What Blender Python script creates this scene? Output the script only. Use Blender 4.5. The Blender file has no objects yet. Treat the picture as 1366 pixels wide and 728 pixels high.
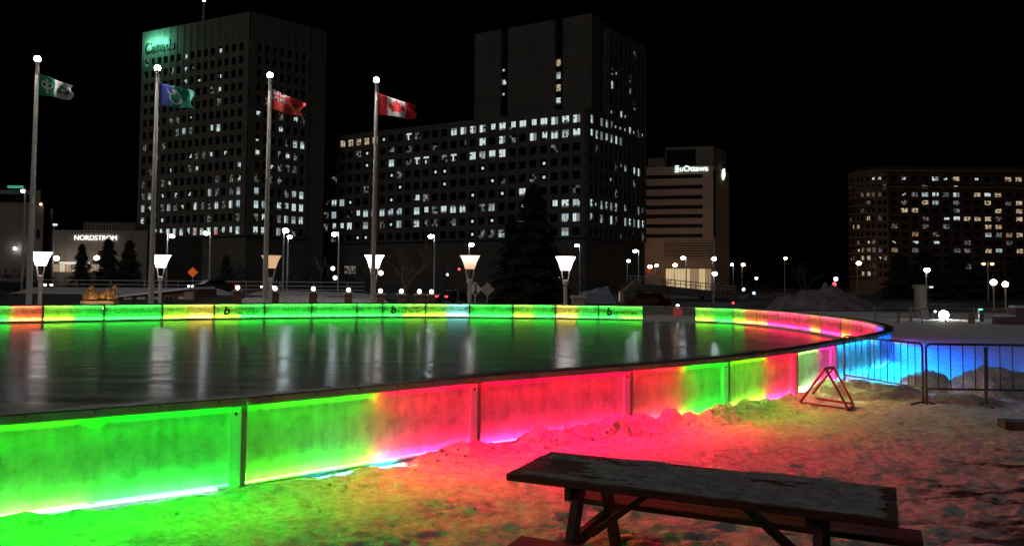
import bpy, math, random
import numpy as np
from mathutils import Vector, Matrix
random.seed(7); rng = np.random.default_rng(7)
SC = bpy.context.scene
COL = SC.collection
R = math.radians

# ------------------------------------------------------------------ camera
F, CX, CY, H = 1050.0, 683.0, 334.0, 2.05
_p, _a = R(2.5), R(0.5)
CF = Vector((0, math.cos(_p), math.sin(_p)))
_u0 = Vector((0, -math.sin(_p), math.cos(_p)))
CR = Vector((1, 0, 0)) * math.cos(_a) + _u0 * math.sin(_a)
CU = Vector((1, 0, 0)) * -math.sin(_a) + _u0 * math.cos(_a)
def ray(px, py): return CF + CR * ((px - CX) / F) + CU * ((CY - py) / F)
def onz(px, py, z):
    d = ray(px, py); t = (z - H) / d.z
    return Vector((d.x * t, d.y * t, z))
def at(px, py, Y):
    d = ray(px, py); t = Y / d.y
    return Vector((d.x * t, Y, H + d.z * t))
def proj(v):
    w = Vector(v) - Vector((0, 0, H)); zc = w.dot(CF)
    return CX + F * w.dot(CR) / zc, CY - F * w.dot(CU) / zc
cd = bpy.data.cameras.new('camera'); cam = bpy.data.objects.new('camera', cd); COL.objects.link(cam)
M = Matrix.Identity(4)
for i in range(3):
    M[i][0] = CR[i]; M[i][1] = CU[i]; M[i][2] = -CF[i]
M[2][3] = H
cam.matrix_world = M
cd.sensor_width = 36; cd.sensor_fit = 'HORIZONTAL'; cd.lens = 36 * F / 1366; cd.shift_y = -30 / 1366
cd.clip_start = .05; cd.clip_end = 3000
SC.camera = cam

# ------------------------------------------------------------------ render, world, night with a weak sun lamp added as ambient light
SC.view_settings.view_transform = 'Standard'
SC.view_settings.look = 'None'; SC.view_settings.exposure = 0; SC.view_settings.gamma = 1
cy = SC.cycles
cy.use_denoising = True; cy.sample_clamp_indirect = 4; cy.sample_clamp_direct = 0
cy.max_bounces = 9; cy.diffuse_bounces = 4; cy.transparent_max_bounces = 12; cy.transmission_bounces = 6
cy.caustics_reflective = False; cy.caustics_refractive = False
wd = bpy.data.worlds.new('World'); SC.world = wd; wd.use_nodes = True
nt = wd.node_tree; bg = nt.nodes['Background']
sky = nt.nodes.new('ShaderNodeTexSky'); sky.sky_type = 'NISHITA'; sky.sun_disc = False
SUN_EL, SUN_ROT = R(-8), R(205)
sky.sun_elevation = SUN_EL; sky.sun_rotation = SUN_ROT
nt.links.new(sky.outputs[0], bg.inputs[0]); bg.inputs[1].default_value = 0.05
sl = bpy.data.lights.new('night_sun', 'SUN'); sl.energy = 0.21; sl.angle = R(40); sl.color = (1, .92, .92)
so = bpy.data.objects.new('night_sun', sl); COL.objects.link(so)
_d = Vector((.35, .75, -.9)); so.rotation_euler = _d.to_track_quat('-Z', 'Y').to_euler()

# ------------------------------------------------------------------ materials
MATS = {}
def nmat(name):
    m = bpy.data.materials.new(name); m.use_nodes = True
    MATS[name] = m; n = m.node_tree.nodes
    return m, n, m.node_tree.links, n['Principled BSDF']
def simple(name, col, rough=.6, metal=0, noise=0, nscale=8, bump=0, bscale=40, spec=.5):
    m, n, l, b = nmat(name)
    b.inputs['Base Color'].default_value = (*col, 1); b.inputs['Roughness'].default_value = rough
    b.inputs['Metallic'].default_value = metal; b.inputs['Specular IOR Level'].default_value = spec
    tc = n.new('ShaderNodeTexCoord')
    if noise:
        t = n.new('ShaderNodeTexNoise'); t.inputs['Scale'].default_value = nscale; t.inputs['Detail'].default_value = 6
        l.new(tc.outputs['Object'], t.inputs['Vector'])
        mx = n.new('ShaderNodeMix'); mx.data_type = 'RGBA'
        mx.inputs[6].default_value = (*[c * (1 - noise) for c in col], 1)
        mx.inputs[7].default_value = (*[min(1, c * (1 + noise)) for c in col], 1)
        rp = n.new('ShaderNodeMapRange'); rp.inputs[1].default_value = .3; rp.inputs[2].default_value = .7
        l.new(t.outputs[0], rp.inputs[0]); l.new(rp.outputs[0], mx.inputs[0]); l.new(mx.outputs[2], b.inputs['Base Color'])
    if bump:
        t2 = n.new('ShaderNodeTexNoise'); t2.inputs['Scale'].default_value = bscale; t2.inputs['Detail'].default_value = 5
        l.new(tc.outputs['Object'], t2.inputs['Vector'])
        bp = n.new('ShaderNodeBump'); bp.inputs['Strength'].default_value = bump; bp.inputs['Distance'].default_value = .03
        l.new(t2.outputs[0], bp.inputs['Height']); l.new(bp.outputs[0], b.inputs['Normal'])
    return m
def emit(name, col, s, base=(.6, .6, .6)):
    m, n, l, b = nmat(name)
    b.inputs['Base Color'].default_value = (*base, 1); b.inputs['Roughness'].default_value = .5
    b.inputs['Emission Color'].default_value = (*col, 1); b.inputs['Emission Strength'].default_value = s
    return m
concrete = simple('concrete', (.185, .165, .135), .85, noise=.18, nscale=.25)
concrete_b = simple('concrete_dark', (.115, .104, .085), .85, noise=.18, nscale=.2)
beige = simple('beige_precast', (.50, .37, .28), .85, noise=.08, nscale=.3)
glass_dark = simple('dark_glass', (.006, .007, .008), .25)
roofdark = simple('dark_roofing', (.03, .03, .03), .9)
brick_red = simple('red_brick', (.055, .032, .024), .9, noise=.3, nscale=.6)
brick_tan = simple('tan_brick_band', (.14, .09, .062), .9, noise=.2, nscale=.6)
brick_pillar = simple('brown_brick', (.13, .055, .035), .9, noise=.35, nscale=7)
cap_stone = simple('cap_stone', (.32, .26, .20), .85, noise=.15, nscale=6)
mallwall = simple('mall_panel', (.33, .29, .25), .85, noise=.12, nscale=.25)
steel = simple('grey_steel', (.20, .20, .21), .4, metal=.7)
galv = simple('galvanised', (.42, .43, .42), .5, metal=.3, noise=.15, nscale=5)
polepaint = simple('pole_paint', (.72, .70, .64), .5, noise=.1, nscale=3)
lamp_pole = simple('lamp_pole_paint', (.52, .47, .43), .5)
rail_alu = simple('rail_aluminium', (.45, .43, .40), .5, metal=.2, noise=.2, nscale=6)
light_block_m = simple('light_block_black', (.0015, .0015, .0015), 1, spec=0)
rail_cap = simple('rail_black_cap', (.02, .02, .022), .5)
bolt_m = simple('bolt_dark', (.04, .04, .04), .5, metal=.6)
barrier_m = simple('barrier_steel', (.10, .10, .11), .45, metal=.7, noise=.3, nscale=12)
redpaint = simple('red_paint', (.26, .003, .03), .45, noise=.3, nscale=15)
black_m = simple('black_plastic', (.015, .015, .015), .6)
tyre = simple('tyre_rubber', (.012, .012, .012), .8)
carpaint = simple('dark_car_paint', (.03, .032, .038), .3)
carpaint_r = simple('red_car_paint', (.07, .006, .006), .3)
bark = simple('bark', (.085, .06, .045), .9, noise=.3, nscale=4)
needle = simple('spruce_needles', (.035, .05, .03), .9, noise=.5, nscale=1.5)
leafdark = simple('dark_evergreen', (.014, .017, .011), .9, noise=.5, nscale=.8)
white_kick = simple('kick_plate_plastic', (.62, .62, .60), .5, noise=.12, nscale=3)
inner_snow = simple('box_snow', (.85, .85, .86), .9, bump=.6, bscale=25)
sign_white = simple('sign_white', (.75, .75, .75), .5)
sign_grey = simple('sign_back', (.26, .24, .22), .5)
sign_orange = simple('sign_orange', (.85, .12, .02), .5)
roofsnow = simple('roof_snow', (.8, .82, .88), .9, bump=.5, bscale=3)
bronze = simple('bronze', (.42, .24, .09), .45, metal=.4, noise=.4, nscale=6)
logo_ink = simple('logo_ink', (.05, .012, .012), .6)
logo_grey = simple('logo_ink_dim', (.03, .05, .03), .6)
asphalt = simple('asphalt', (.05, .05, .052), .75, noise=.3, nscale=.8)
win_w = emit('window_lit_white', (.80, .97, .94), .72)
win_c = emit('window_lit_cool', (.62, .84, .90), .50)
win_m = emit('window_lit_mid', (.70, .80, .76), .22)
win_d = emit('window_lit_dim', (.7, .75, .7), .06)
win_y = emit('window_lit_warm', (1, .80, .50), .50)
win_o = emit('window_lit_amber', (1, .62, .30), .22)
win_od = emit('window_lit_amber_dim', (1, .55, .28), .05)
win_r = emit('window_lit_reddish', (1, .40, .30), .45)
lobby_y = emit('lobby_light', (1, .76, .38), .55)
sign_lit = emit('sign_lit_white', (.75, 1, .92), 1.6)
sign_lit2 = emit('sign_lit_plain', (1, .97, .9), 1.3)
bulb_w = emit('bulb_white', (.80, .92, 1), 45)
bulb_pole = emit('bulb_pole_top', (1, .90, .86), 700)
bulb_o = emit('bulb_orange', (1, .50, .18), 45)
bulb_os = emit('bulb_orange_strong', (1, .60, .36), 60)
bulb_soft = emit('bulb_pillar', (1, .93, .82), 9)
bulb_dim = emit('bulb_far', (.9, .95, 1), 4)
bulb_dimo = emit('bulb_far_orange', (1, .55, .25), 4)
globe_w = emit('globe_warm', (1, .78, .50), 14)
flood_w = emit('floodlight_white', (1, .97, .9), 90)
tail_r = emit('tail_light', (1, .03, .04), 5)
head_w = emit('head_light', (1, .95, .88), 14)
green_l = emit('green_signal', (.05, 1, .6), 2.5)
redball = emit('red_lantern', (1, .04, .04), .25, (.5, .02, .02))
blue_l = emit('blue_lights', (.45, .65, 1), 6)
shade_w = emit('shade_lit', (1, .88, .87), 6.5)
shade_o = emit('shade_amber', (1, .58, .28), .62)
# warm shade fading towards its lower rim: lamp inside the funnel
def shade_grad():
    m, n, l, b = nmat('shade_warm')
    tc = n.new('ShaderNodeTexCoord'); sp = n.new('ShaderNodeSeparateXYZ'); l.new(tc.outputs['Generated'], sp.inputs[0])
    cr = n.new('ShaderNodeValToRGB'); cr.color_ramp.elements[0].position = .1; cr.color_ramp.elements[1].position = .75
    cr.color_ramp.elements[0].color = (.75, .36, .2, 1); cr.color_ramp.elements[1].color = (1, .86, .7, 1)
    l.new(sp.outputs[2], cr.inputs[0]); l.new(cr.outputs[0], b.inputs['Emission Color']); b.inputs['Emission Strength'].default_value = 1.3
    return m
shade_g = shade_grad()

def wood_mat():
    m, n, l, b = nmat('red_stained_wood')
    tc = n.new('ShaderNodeTexCoord'); mp = n.new('ShaderNodeMapping'); mp.inputs['Scale'].default_value = (1.2, 14, 14)
    t = n.new('ShaderNodeTexNoise'); t.inputs['Scale'].default_value = 3; t.inputs['Detail'].default_value = 8
    l.new(tc.outputs['Object'], mp.inputs[0]); l.new(mp.outputs[0], t.inputs['Vector'])
    cr = n.new('ShaderNodeValToRGB'); cr.color_ramp.elements[0].position = .3; cr.color_ramp.elements[1].position = .7
    cr.color_ramp.elements[0].color = (.045, .011, .009, 1); cr.color_ramp.elements[1].color = (.17, .026, .02, 1)
    l.new(t.outputs[0], cr.inputs[0]); l.new(cr.outputs[0], b.inputs['Base Color']); b.inputs['Roughness'].default_value = .7
    bp = n.new('ShaderNodeBump'); bp.inputs['Strength'].default_value = .4; bp.inputs['Distance'].default_value = .01
    l.new(t.outputs[0], bp.inputs['Height']); l.new(bp.outputs[0], b.inputs['Normal'])
    return m
wood = wood_mat()
def frosted():
    m = wood.copy(); m.name = 'frosted_wood'; n = m.node_tree.nodes; l = m.node_tree.links; b = n['Principled BSDF']
    src = b.inputs['Base Color'].links[0].from_socket; tc = n.new('ShaderNodeTexCoord'); mp = n.new('ShaderNodeMapping'); mp.inputs['Scale'].default_value = (2.2, 8, 4)
    l.new(tc.outputs['Object'], mp.inputs[0]); t = n.new('ShaderNodeTexNoise'); t.inputs['Scale'].default_value = 2; t.inputs['Detail'].default_value = 9; t.inputs['Roughness'].default_value = .75; l.new(mp.outputs[0], t.inputs['Vector'])
    g = n.new('ShaderNodeNewGeometry'); sp = n.new('ShaderNodeSeparateXYZ'); l.new(g.outputs['Normal'], sp.inputs[0])
    mr = n.new('ShaderNodeMapRange'); mr.inputs[1].default_value = .42; mr.inputs[2].default_value = .68; mr.inputs[4].default_value = .30; l.new(t.outputs[0], mr.inputs[0])
    mu = n.new('ShaderNodeMath'); mu.operation = 'MULTIPLY'; mu.use_clamp = True; l.new(mr.outputs[0], mu.inputs[0]); l.new(sp.outputs[2], mu.inputs[1])
    mx = n.new('ShaderNodeMix'); mx.data_type = 'RGBA'; mx.inputs[7].default_value = (.52, .50, .50, 1); l.new(mu.outputs[0], mx.inputs[0]); l.new(src, mx.inputs[6]); l.new(mx.outputs[2], b.inputs['Base Color'])
    return m
wood_frost = frosted()

def snow_mat(name, dirty, back=0):
    m, n, l, b = nmat(name)
    geo = n.new('ShaderNodeNewGeometry')
    b.inputs['Roughness'].default_value = .75; b.inputs['Specular IOR Level'].default_value = .25
    t = n.new('ShaderNodeTexNoise'); t.inputs['Scale'].default_value = 9; t.inputs['Detail'].default_value = 8; t.inputs['Roughness'].default_value = .7
    l.new(geo.outputs['Position'], t.inputs['Vector'])
    cr = n.new('ShaderNodeValToRGB'); cr.color_ramp.elements[0].position = .34; cr.color_ramp.elements[1].position = .60
    cr.color_ramp.elements[0].color = (.47, .45, .455, 1); cr.color_ramp.elements[1].color = (.92, .90, .91, 1)
    l.new(t.outputs[0], cr.inputs[0])
    col = cr.outputs[0]
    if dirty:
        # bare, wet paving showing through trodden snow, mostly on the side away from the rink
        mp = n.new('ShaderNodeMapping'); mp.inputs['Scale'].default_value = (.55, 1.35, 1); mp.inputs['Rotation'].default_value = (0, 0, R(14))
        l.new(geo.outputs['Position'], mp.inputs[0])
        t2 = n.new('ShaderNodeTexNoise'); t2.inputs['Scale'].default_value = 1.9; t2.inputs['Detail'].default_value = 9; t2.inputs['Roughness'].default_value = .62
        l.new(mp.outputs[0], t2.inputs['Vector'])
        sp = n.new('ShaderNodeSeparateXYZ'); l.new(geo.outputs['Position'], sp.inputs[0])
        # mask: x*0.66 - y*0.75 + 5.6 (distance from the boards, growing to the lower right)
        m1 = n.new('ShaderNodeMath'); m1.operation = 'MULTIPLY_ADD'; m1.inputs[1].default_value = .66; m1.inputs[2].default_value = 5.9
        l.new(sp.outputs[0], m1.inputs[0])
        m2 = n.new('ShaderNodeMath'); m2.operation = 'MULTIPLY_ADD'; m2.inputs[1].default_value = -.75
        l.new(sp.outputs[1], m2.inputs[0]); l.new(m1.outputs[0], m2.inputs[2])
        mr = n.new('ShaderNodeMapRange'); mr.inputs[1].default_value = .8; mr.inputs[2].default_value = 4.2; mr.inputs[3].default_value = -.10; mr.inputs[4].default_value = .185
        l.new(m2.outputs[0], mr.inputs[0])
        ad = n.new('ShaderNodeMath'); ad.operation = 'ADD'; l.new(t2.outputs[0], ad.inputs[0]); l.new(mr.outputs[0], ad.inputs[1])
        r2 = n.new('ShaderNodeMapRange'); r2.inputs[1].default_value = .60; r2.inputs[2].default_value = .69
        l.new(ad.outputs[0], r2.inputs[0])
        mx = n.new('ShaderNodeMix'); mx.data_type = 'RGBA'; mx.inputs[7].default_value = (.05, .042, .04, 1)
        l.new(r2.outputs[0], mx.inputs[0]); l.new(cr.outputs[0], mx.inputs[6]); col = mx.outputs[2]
    l.new(col, b.inputs['Base Color'])
    t3 = n.new('ShaderNodeTexNoise'); t3.inputs['Scale'].default_value = 14; t3.inputs['Detail'].default_value = 7; t3.inputs['Roughness'].default_value = .68
    l.new(geo.outputs['Position'], t3.inputs['Vector'])
    bp = n.new('ShaderNodeBump'); bp.inputs['Strength'].default_value = 1; bp.inputs['Distance'].default_value = .08
    l.new(t3.outputs[0], bp.inputs['Height']); l.new(bp.outputs[0], b.inputs['Normal'])
    if back:   # light seeping through loose snow
        tl = n.new('ShaderNodeBsdfTranslucent'); l.new(col, tl.inputs[0]); mxs = n.new('ShaderNodeMixShader'); mxs.inputs[0].default_value = back
        l.new(b.outputs[0], mxs.inputs[1]); l.new(tl.outputs[0], mxs.inputs[2]); l.new(mxs.outputs[0], n['Material Output'].inputs[0])
    return m
snow_g = snow_mat('trodden_snow', True)
snow_p = snow_mat('piled_snow', False, .3)
snow_d = simple('dirty_snow', (.20, .18, .18), .9, noise=.5, nscale=.9, bump=.8, bscale=4)
far_ground = simple('far_ground', (.035, .034, .034), .9, noise=.6, nscale=.08)

def ice_mat():
    m, n, l, b = nmat('rink_ice')
    geo = n.new('ShaderNodeNewGeometry')
    b.inputs['Base Color'].default_value = (.30, .27, .28, 1); b.inputs['Roughness'].default_value = .2; b.inputs['IOR'].default_value = 1.31
    mp = n.new('ShaderNodeMapping'); mp.inputs['Scale'].default_value = (.32, 1.9, 1); l.new(geo.outputs['Position'], mp.inputs[0])
    t = n.new('ShaderNodeTexNoise'); t.inputs['Scale'].default_value = .8; t.inputs['Detail'].default_value = 4; t.inputs['Roughness'].default_value = .5
    l.new(mp.outputs[0], t.inputs['Vector'])
    cr = n.new('ShaderNodeValToRGB'); cr.color_ramp.elements[0].position = .3; cr.color_ramp.elements[1].position = .75
    cr.color_ramp.elements[0].color = (.15, .14, .143, 1); cr.color_ramp.elements[1].color = (.27, .248, .252, 1)
    l.new(t.outputs[0], cr.inputs[0]); l.new(cr.outputs[0], b.inputs['Base Color'])
    rr = n.new('ShaderNodeMapRange'); rr.inputs[1].default_value = .3; rr.inputs[2].default_value = .7; rr.inputs[3].default_value = .13; rr.inputs[4].default_value = .24
    l.new(t.outputs[0], rr.inputs[0]); l.new(rr.outputs[0], b.inputs['Roughness'])
    bp = n.new('ShaderNodeBump'); bp.inputs['Strength'].default_value = .5; bp.inputs['Distance'].default_value = .035
    l.new(t.outputs[0], bp.inputs['Height']); l.new(bp.outputs[0], b.inputs['Normal'])
    df = n.new('ShaderNodeBsdfDiffuse'); l.new(cr.outputs[0], df.inputs[0]); mxs = n.new('ShaderNodeMixShader'); mxs.inputs[0].default_value = .58   # skate-scratched, frosted top
    l.new(b.outputs[0], mxs.inputs[1]); l.new(df.outputs[0], mxs.inputs[2]); l.new(mxs.outputs[0], n['Material Output'].inputs[0])
    return m
ice_m = ice_mat()

def panel_mat(name, clear, dirt=.75, alb=.93):
    m, n, l, b = nmat(name); n.remove(b)
    out = n['Material Output']
    tc = n.new('ShaderNodeTexCoord'); oi = n.new('ShaderNodeObjectInfo')
    off = n.new('ShaderNodeVectorMath'); off.operation = 'MULTIPLY_ADD'
    cmb = n.new('ShaderNodeCombineXYZ')
    for k in range(3): l.new(oi.outputs['Random'], cmb.inputs[k])
    l.new(cmb.outputs[0], off.inputs[0]); off.inputs[1].default_value = (37, 53, 17); l.new(tc.outputs['Object'], off.inputs[2])
    mp = n.new('ShaderNodeMapping'); mp.inputs['Scale'].default_value = (9, 1, 1.6); l.new(off.outputs[0], mp.inputs[0])
    t = n.new('ShaderNodeTexNoise'); t.inputs['Scale'].default_value = 1.4; t.inputs['Detail'].default_value = 3; t.inputs['Roughness'].default_value = .5; l.new(mp.outputs[0], t.inputs['Vector'])
    t2 = n.new('ShaderNodeTexNoise'); t2.inputs['Scale'].default_value = 4.5; t2.inputs['Detail'].default_value = 8; t2.inputs['Roughness'].default_value = .7; l.new(off.outputs[0], t2.inputs['Vector'])
    ad = n.new('ShaderNodeMath'); ad.operation = 'ADD'; ad.operation = 'MULTIPLY_ADD'; ad.inputs[1].default_value = .4; l.new(t.outputs[0], ad.inputs[0]); l.new(t2.outputs[0], ad.inputs[2])
    mr = n.new('ShaderNodeMapRange'); mr.inputs[1].default_value = .52; mr.inputs[2].default_value = .86; mr.inputs[3].default_value = 1 - dirt; mr.inputs[4].default_value = 1
    l.new(ad.outputs[0], mr.inputs[0])
    # scratches
    mp2 = n.new('ShaderNodeMapping'); mp2.inputs['Scale'].default_value = (3, 1, 60); mp2.inputs['Rotation'].default_value = (0, R(8), 0); l.new(off.outputs[0], mp2.inputs[0])
    t4 = n.new('ShaderNodeTexNoise'); t4.inputs['Scale'].default_value = 2; t4.inputs['Detail'].default_value = 3; l.new(mp2.outputs[0], t4.inputs['Vector'])
    mr4 = n.new('ShaderNodeMapRange'); mr4.inputs[1].default_value = .66; mr4.inputs[2].default_value = .72; mr4.inputs[3].default_value = 1; mr4.inputs[4].default_value = .7; l.new(t4.outputs[0], mr4.inputs[0])
    mu = n.new('ShaderNodeMath'); mu.operation = 'MULTIPLY'; l.new(mr.outputs[0], mu.inputs[0]); l.new(mr4.outputs[0], mu.inputs[1])
    cm = n.new('ShaderNodeMix'); cm.data_type = 'RGBA'; cm.inputs[6].default_value = (.02, .02, .018, 1); cm.inputs[7].default_value = (alb, alb, alb, 1); l.new(mu.outputs[0], cm.inputs[0])
    tl = n.new('ShaderNodeBsdfTranslucent'); df = n.new('ShaderNodeBsdfDiffuse'); tr = n.new('ShaderNodeBsdfTransparent'); gl = n.new('ShaderNodeBsdfGlossy')
    gl.inputs['Roughness'].default_value = .15
    l.new(cm.outputs[2], tl.inputs[0]); l.new(cm.outputs[2], df.inputs[0])
    a = n.new('ShaderNodeMixShader'); a.inputs[0].default_value = .36; l.new(tl.outputs[0], a.inputs[1]); l.new(df.outputs[0], a.inputs[2])
    c = n.new('ShaderNodeMixShader'); c.inputs[0].default_value = clear; l.new(a.outputs[0], c.inputs[1]); l.new(tr.outputs[0], c.inputs[2])
    d = n.new('ShaderNodeMixShader'); d.inputs[0].default_value = .03; l.new(c.outputs[0], d.inputs[1]); l.new(gl.outputs[0], d.inputs[2])
    l.new(d.outputs[0], out.inputs[0])
    return m
panel_near = panel_mat('scuffed_clear_panel', .42, .46)
panel_far = panel_mat('clouded_panel', .30, .6)
panel_back = panel_mat('dimmed_outer_panel', .02, .6, .16)  # darkened and nearly opaque to keep board glow off the flagpoles
panel_clear = panel_mat('clear_panel', .86, .5)
bracket_m = panel_mat('frosted_bracket', .02, .03, .97)

# ------------------------------------------------------------------ mesh helpers
class MB:
    def __init__(s): s.v = []; s.f = []; s.m = []
    def add(s, vs, fs, mi=0):
        o = len(s.v); s.v += [tuple(v) for v in vs]; s.f += [tuple(i + o for i in f) for f in fs]; s.m += [mi] * len(fs)
    def box(s, c, e, ax=None, mi=0):
        """c centre, e full sizes, ax three axes"""
        c = Vector(c); ax = ax or (Vector((1, 0, 0)), Vector((0, 1, 0)), Vector((0, 0, 1)))
        vs = [c + ax[0] * (e[0] / 2 * i) + ax[1] * (e[1] / 2 * j) + ax[2] * (e[2] / 2 * k) for i in (-1, 1) for j in (-1, 1) for k in (-1, 1)]
        s.add(vs, [(0, 1, 3, 2), (4, 6, 7, 5), (0, 4, 5, 1), (2, 3, 7, 6), (0, 2, 6, 4), (1, 5, 7, 3)], mi)
    def bar(s, a, b, w, h, up=(0, 0, 1), mi=0):
        a, b = Vector(a), Vector(b); d = (b - a); L = d.length; d.normalize()
        u = Vector(up); u = (u - d * u.dot(d))
        if u.length < 1e-4: u = Vector((0, 1, 0)) - d * d.y
        u.normalize(); s.box((a + b) / 2, (L, w, h), (d, u.cross(d), u), mi)
    def tube(s, pts, rad, n=8, mi=0, cap=True):
        pts = [Vector(p) for p in pts]
        if not isinstance(rad, (list, tuple)): rad = [rad] * len(pts)
        o = len(s.v); prev = None
        for i, p in enumerate(pts):
            t = (pts[min(i + 1, len(pts) - 1)] - pts[max(i - 1, 0)]).normalized()
            if prev is None:
                u = t.orthogonal().normalized()
            else:
                u = (prev - t * prev.dot(t)).normalized()
            prev = u; w = t.cross(u)
            for k in range(n):
                a = 2 * math.pi * k / n
                s.v.append(tuple(p + (u * math.cos(a) + w * math.sin(a)) * rad[i]))
        for i in range(len(pts) - 1):
            for k in range(n):
                a, b = o + i * n + k, o + i * n + (k + 1) % n
                s.f.append((a, b, b + n, a + n)); s.m.append(mi)
        if cap:
            s.f.append(tuple(o + k for k in reversed(range(n)))); s.m.append(mi)
            e = o + (len(pts) - 1) * n; s.f.append(tuple(e + k for k in range(n))); s.m.append(mi)
    def lathe(s, c, prof, n=16, mi=0, sx=1, sy=1):
        """prof list of (r,z) bottom to top"""
        c = Vector(c); o = len(s.v)
        for r, z in prof:
            for k in range(n):
                a = 2 * math.pi * k / n; s.v.append((c.x + r * sx * math.cos(a), c.y + r * sy * math.sin(a), c.z + z))
        for i in range(len(prof) - 1):
            for k in range(n):
                a, b = o + i * n + k, o + i * n + (k + 1) % n
                s.f.append((a, b, b + n, a + n)); s.m.append(mi)
        s.f.append(tuple(o + k for k in reversed(range(n)))); s.m.append(mi)
        e = o + (len(prof) - 1) * n; s.f.append(tuple(e + k for k in range(n))); s.m.append(mi)
    def ball(s, c, r, n=12, mi=0, sz=1):
        k = max(4, n // 2)
        s.lathe(c, [(max(.02 * r, r * math.sin(math.pi * i / k)), -r * sz * math.cos(math.pi * i / k)) for i in range(k + 1)], n, mi)
    def prism(s, poly, z0, z1, mi=0):
        n = len(poly); o = len(s.v)
        s.v += [(p[0], p[1], z0) for p in poly] + [(p[0], p[1], z1) for p in poly]
        for k in range(n): s.f.append((o + k, o + (k + 1) % n, o + n + (k + 1) % n, o + n + k)); s.m.append(mi)
        s.f.append(tuple(o + k for k in reversed(range(n)))); s.f.append(tuple(o + n + k for k in range(n))); s.m += [mi, mi]
    def build(s, name, mats, parent=None, smooth=False):
        me = bpy.data.meshes.new(name); me.from_pydata(s.v, [], s.f)
        mats = mats if isinstance(mats, (list, tuple)) else [mats]
        for m in mats: me.materials.append(m)
        me.polygons.foreach_set('material_index', s.m)
        if smooth: me.polygons.foreach_set('use_smooth', [True] * len(s.f))
        me.update()
        o = bpy.data.objects.new(name, me); COL.objects.link(o)
        if parent: o.parent = parent
        return o
def tag(o, label=None, cat=None, group=None, kind=None):
    if label: o['label'] = label
    if cat: o['category'] = cat
    if group: o['group'] = group
    if kind: o['kind'] = kind
    return o
def empty(name, loc=(0, 0, 0), rz=0, label=None, cat=None, group=None):
    o = bpy.data.objects.new(name, None); COL.objects.link(o); o.location = loc; o.rotation_euler = (0, 0, rz); o.empty_display_size = .2
    return tag(o, label, cat, group)
def text_mesh(name, body, size, mat, parent, M, extrude=.01, bold=0.0, align='CENTER', shear=0):
    cu = bpy.data.curves.new(name, 'FONT'); cu.body = body; cu.size = size; cu.extrude = extrude; cu.offset = bold; cu.align_x = align; cu.align_y = 'CENTER'; cu.shear = shear
    t = bpy.data.objects.new(name + '_tmp', cu); COL.objects.link(t)
    dg = bpy.context.evaluated_depsgraph_get(); me = bpy.data.meshes.new_from_object(t.evaluated_get(dg))
    COL.objects.unlink(t); bpy.data.objects.remove(t); bpy.data.curves.remove(cu)
    me.name = name; me.materials.clear(); me.materials.append(mat)
    me.transform(M); o = bpy.data.objects.new(name, me); COL.objects.link(o)
    if parent: o.parent = parent
    return o
def frame(origin, x, y):
    x = Vector(x).normalized(); y = Vector(y).normalized(); z = x.cross(y)
    m = Matrix.Identity(4)
    for i in range(3): m[i][0] = x[i]; m[i][1] = y[i]; m[i][2] = z[i]; m[i][3] = origin[i]
    return m

# value noise
_perm = rng.random((256, 256))
def vnoise(x, y):
    xi = np.floor(x).astype(int); yi = np.floor(y).astype(int); xf = x - xi; yf = y - yi
    u = xf * xf * (3 - 2 * xf); v = yf * yf * (3 - 2 * yf)
    g = lambda a, b: _perm[a & 255, b & 255]
    return (g(xi, yi) * (1 - u) + g(xi + 1, yi) * u) * (1 - v) + (g(xi, yi + 1) * (1 - u) + g(xi + 1, yi + 1) * u) * v
def fbm(x, y, o=5, g=.55):
    s = 0; a = 1; t = 0
    for k in range(o):
        s = s + a * vnoise(x * 2 ** k + 17.3 * k, y * 2 ** k + 9.1 * k); t += a; a *= g
    return s / t
def sstep(a, b, x):
    t = np.clip((x - a) / (b - a), 0, 1); return t * t * (3 - 2 * t)

# ------------------------------------------------------------------ rink outline (posts)
POSTS = [(-7.15, 5.05), (-4.86, 6.40), (-2.68, 7.94), (-.44, 9.93), (1.69, 11.42), (3.5, 12.93), (5.28, 14.8), (6.85, 16.85), (8.5, 18.9),
         (10.0, 21.0), (11.15, 23.35), (12.0, 25.8), (12.6, 28.3), (12.95, 30.85), (13.15, 33.4), (13.2, 35.95), (13.05, 38.45), (12.7, 40.7),
         (12.06, 42.79), (10.39, 44.62), (7.68, 46.03), (5.15, 46.8), (2.63, 47.25), (.07, 47.4), (-2.54, 47.4), (-5.16, 47.2), (-7.64, 46.7),
         (-9.09, 46.25), (-11.49, 45.25), (-13.81, 44.0), (-16.09, 42.6), (-18.2, 41.05), (-20.4, 39.45), (-22.53, 37.9), (-24.53, 36.3)]
LOOP = POSTS + [(-28, 32), (-31, 26), (-32, 18), (-30, 10), (-24, 4), (-17, 2), (-11, 3)]
LP = np.array(LOOP)
def rink_sd(x, y):
    """signed distance to the rink outline, positive outside"""
    best = np.full(x.shape, 1e9); ins = np.zeros(x.shape, bool)
    for i in range(len(LP)):
        a, b = LP[i], LP[(i + 1) % len(LP)]; d = b - a; L2 = d @ d
        t = np.clip(((x - a[0]) * d[0] + (y - a[1]) * d[1]) / L2, 0, 1)
        best = np.minimum(best, np.hypot(x - a[0] - t * d[0], y - a[1] - t * d[1]))
        c = ((a[1] > y) != (b[1] > y)) & (x < (b[0] - a[0]) * (y - a[1]) / (b[1] - a[1] + 1e-12) + a[0]); ins ^= c
    return np.where(ins, -best, best)
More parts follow.
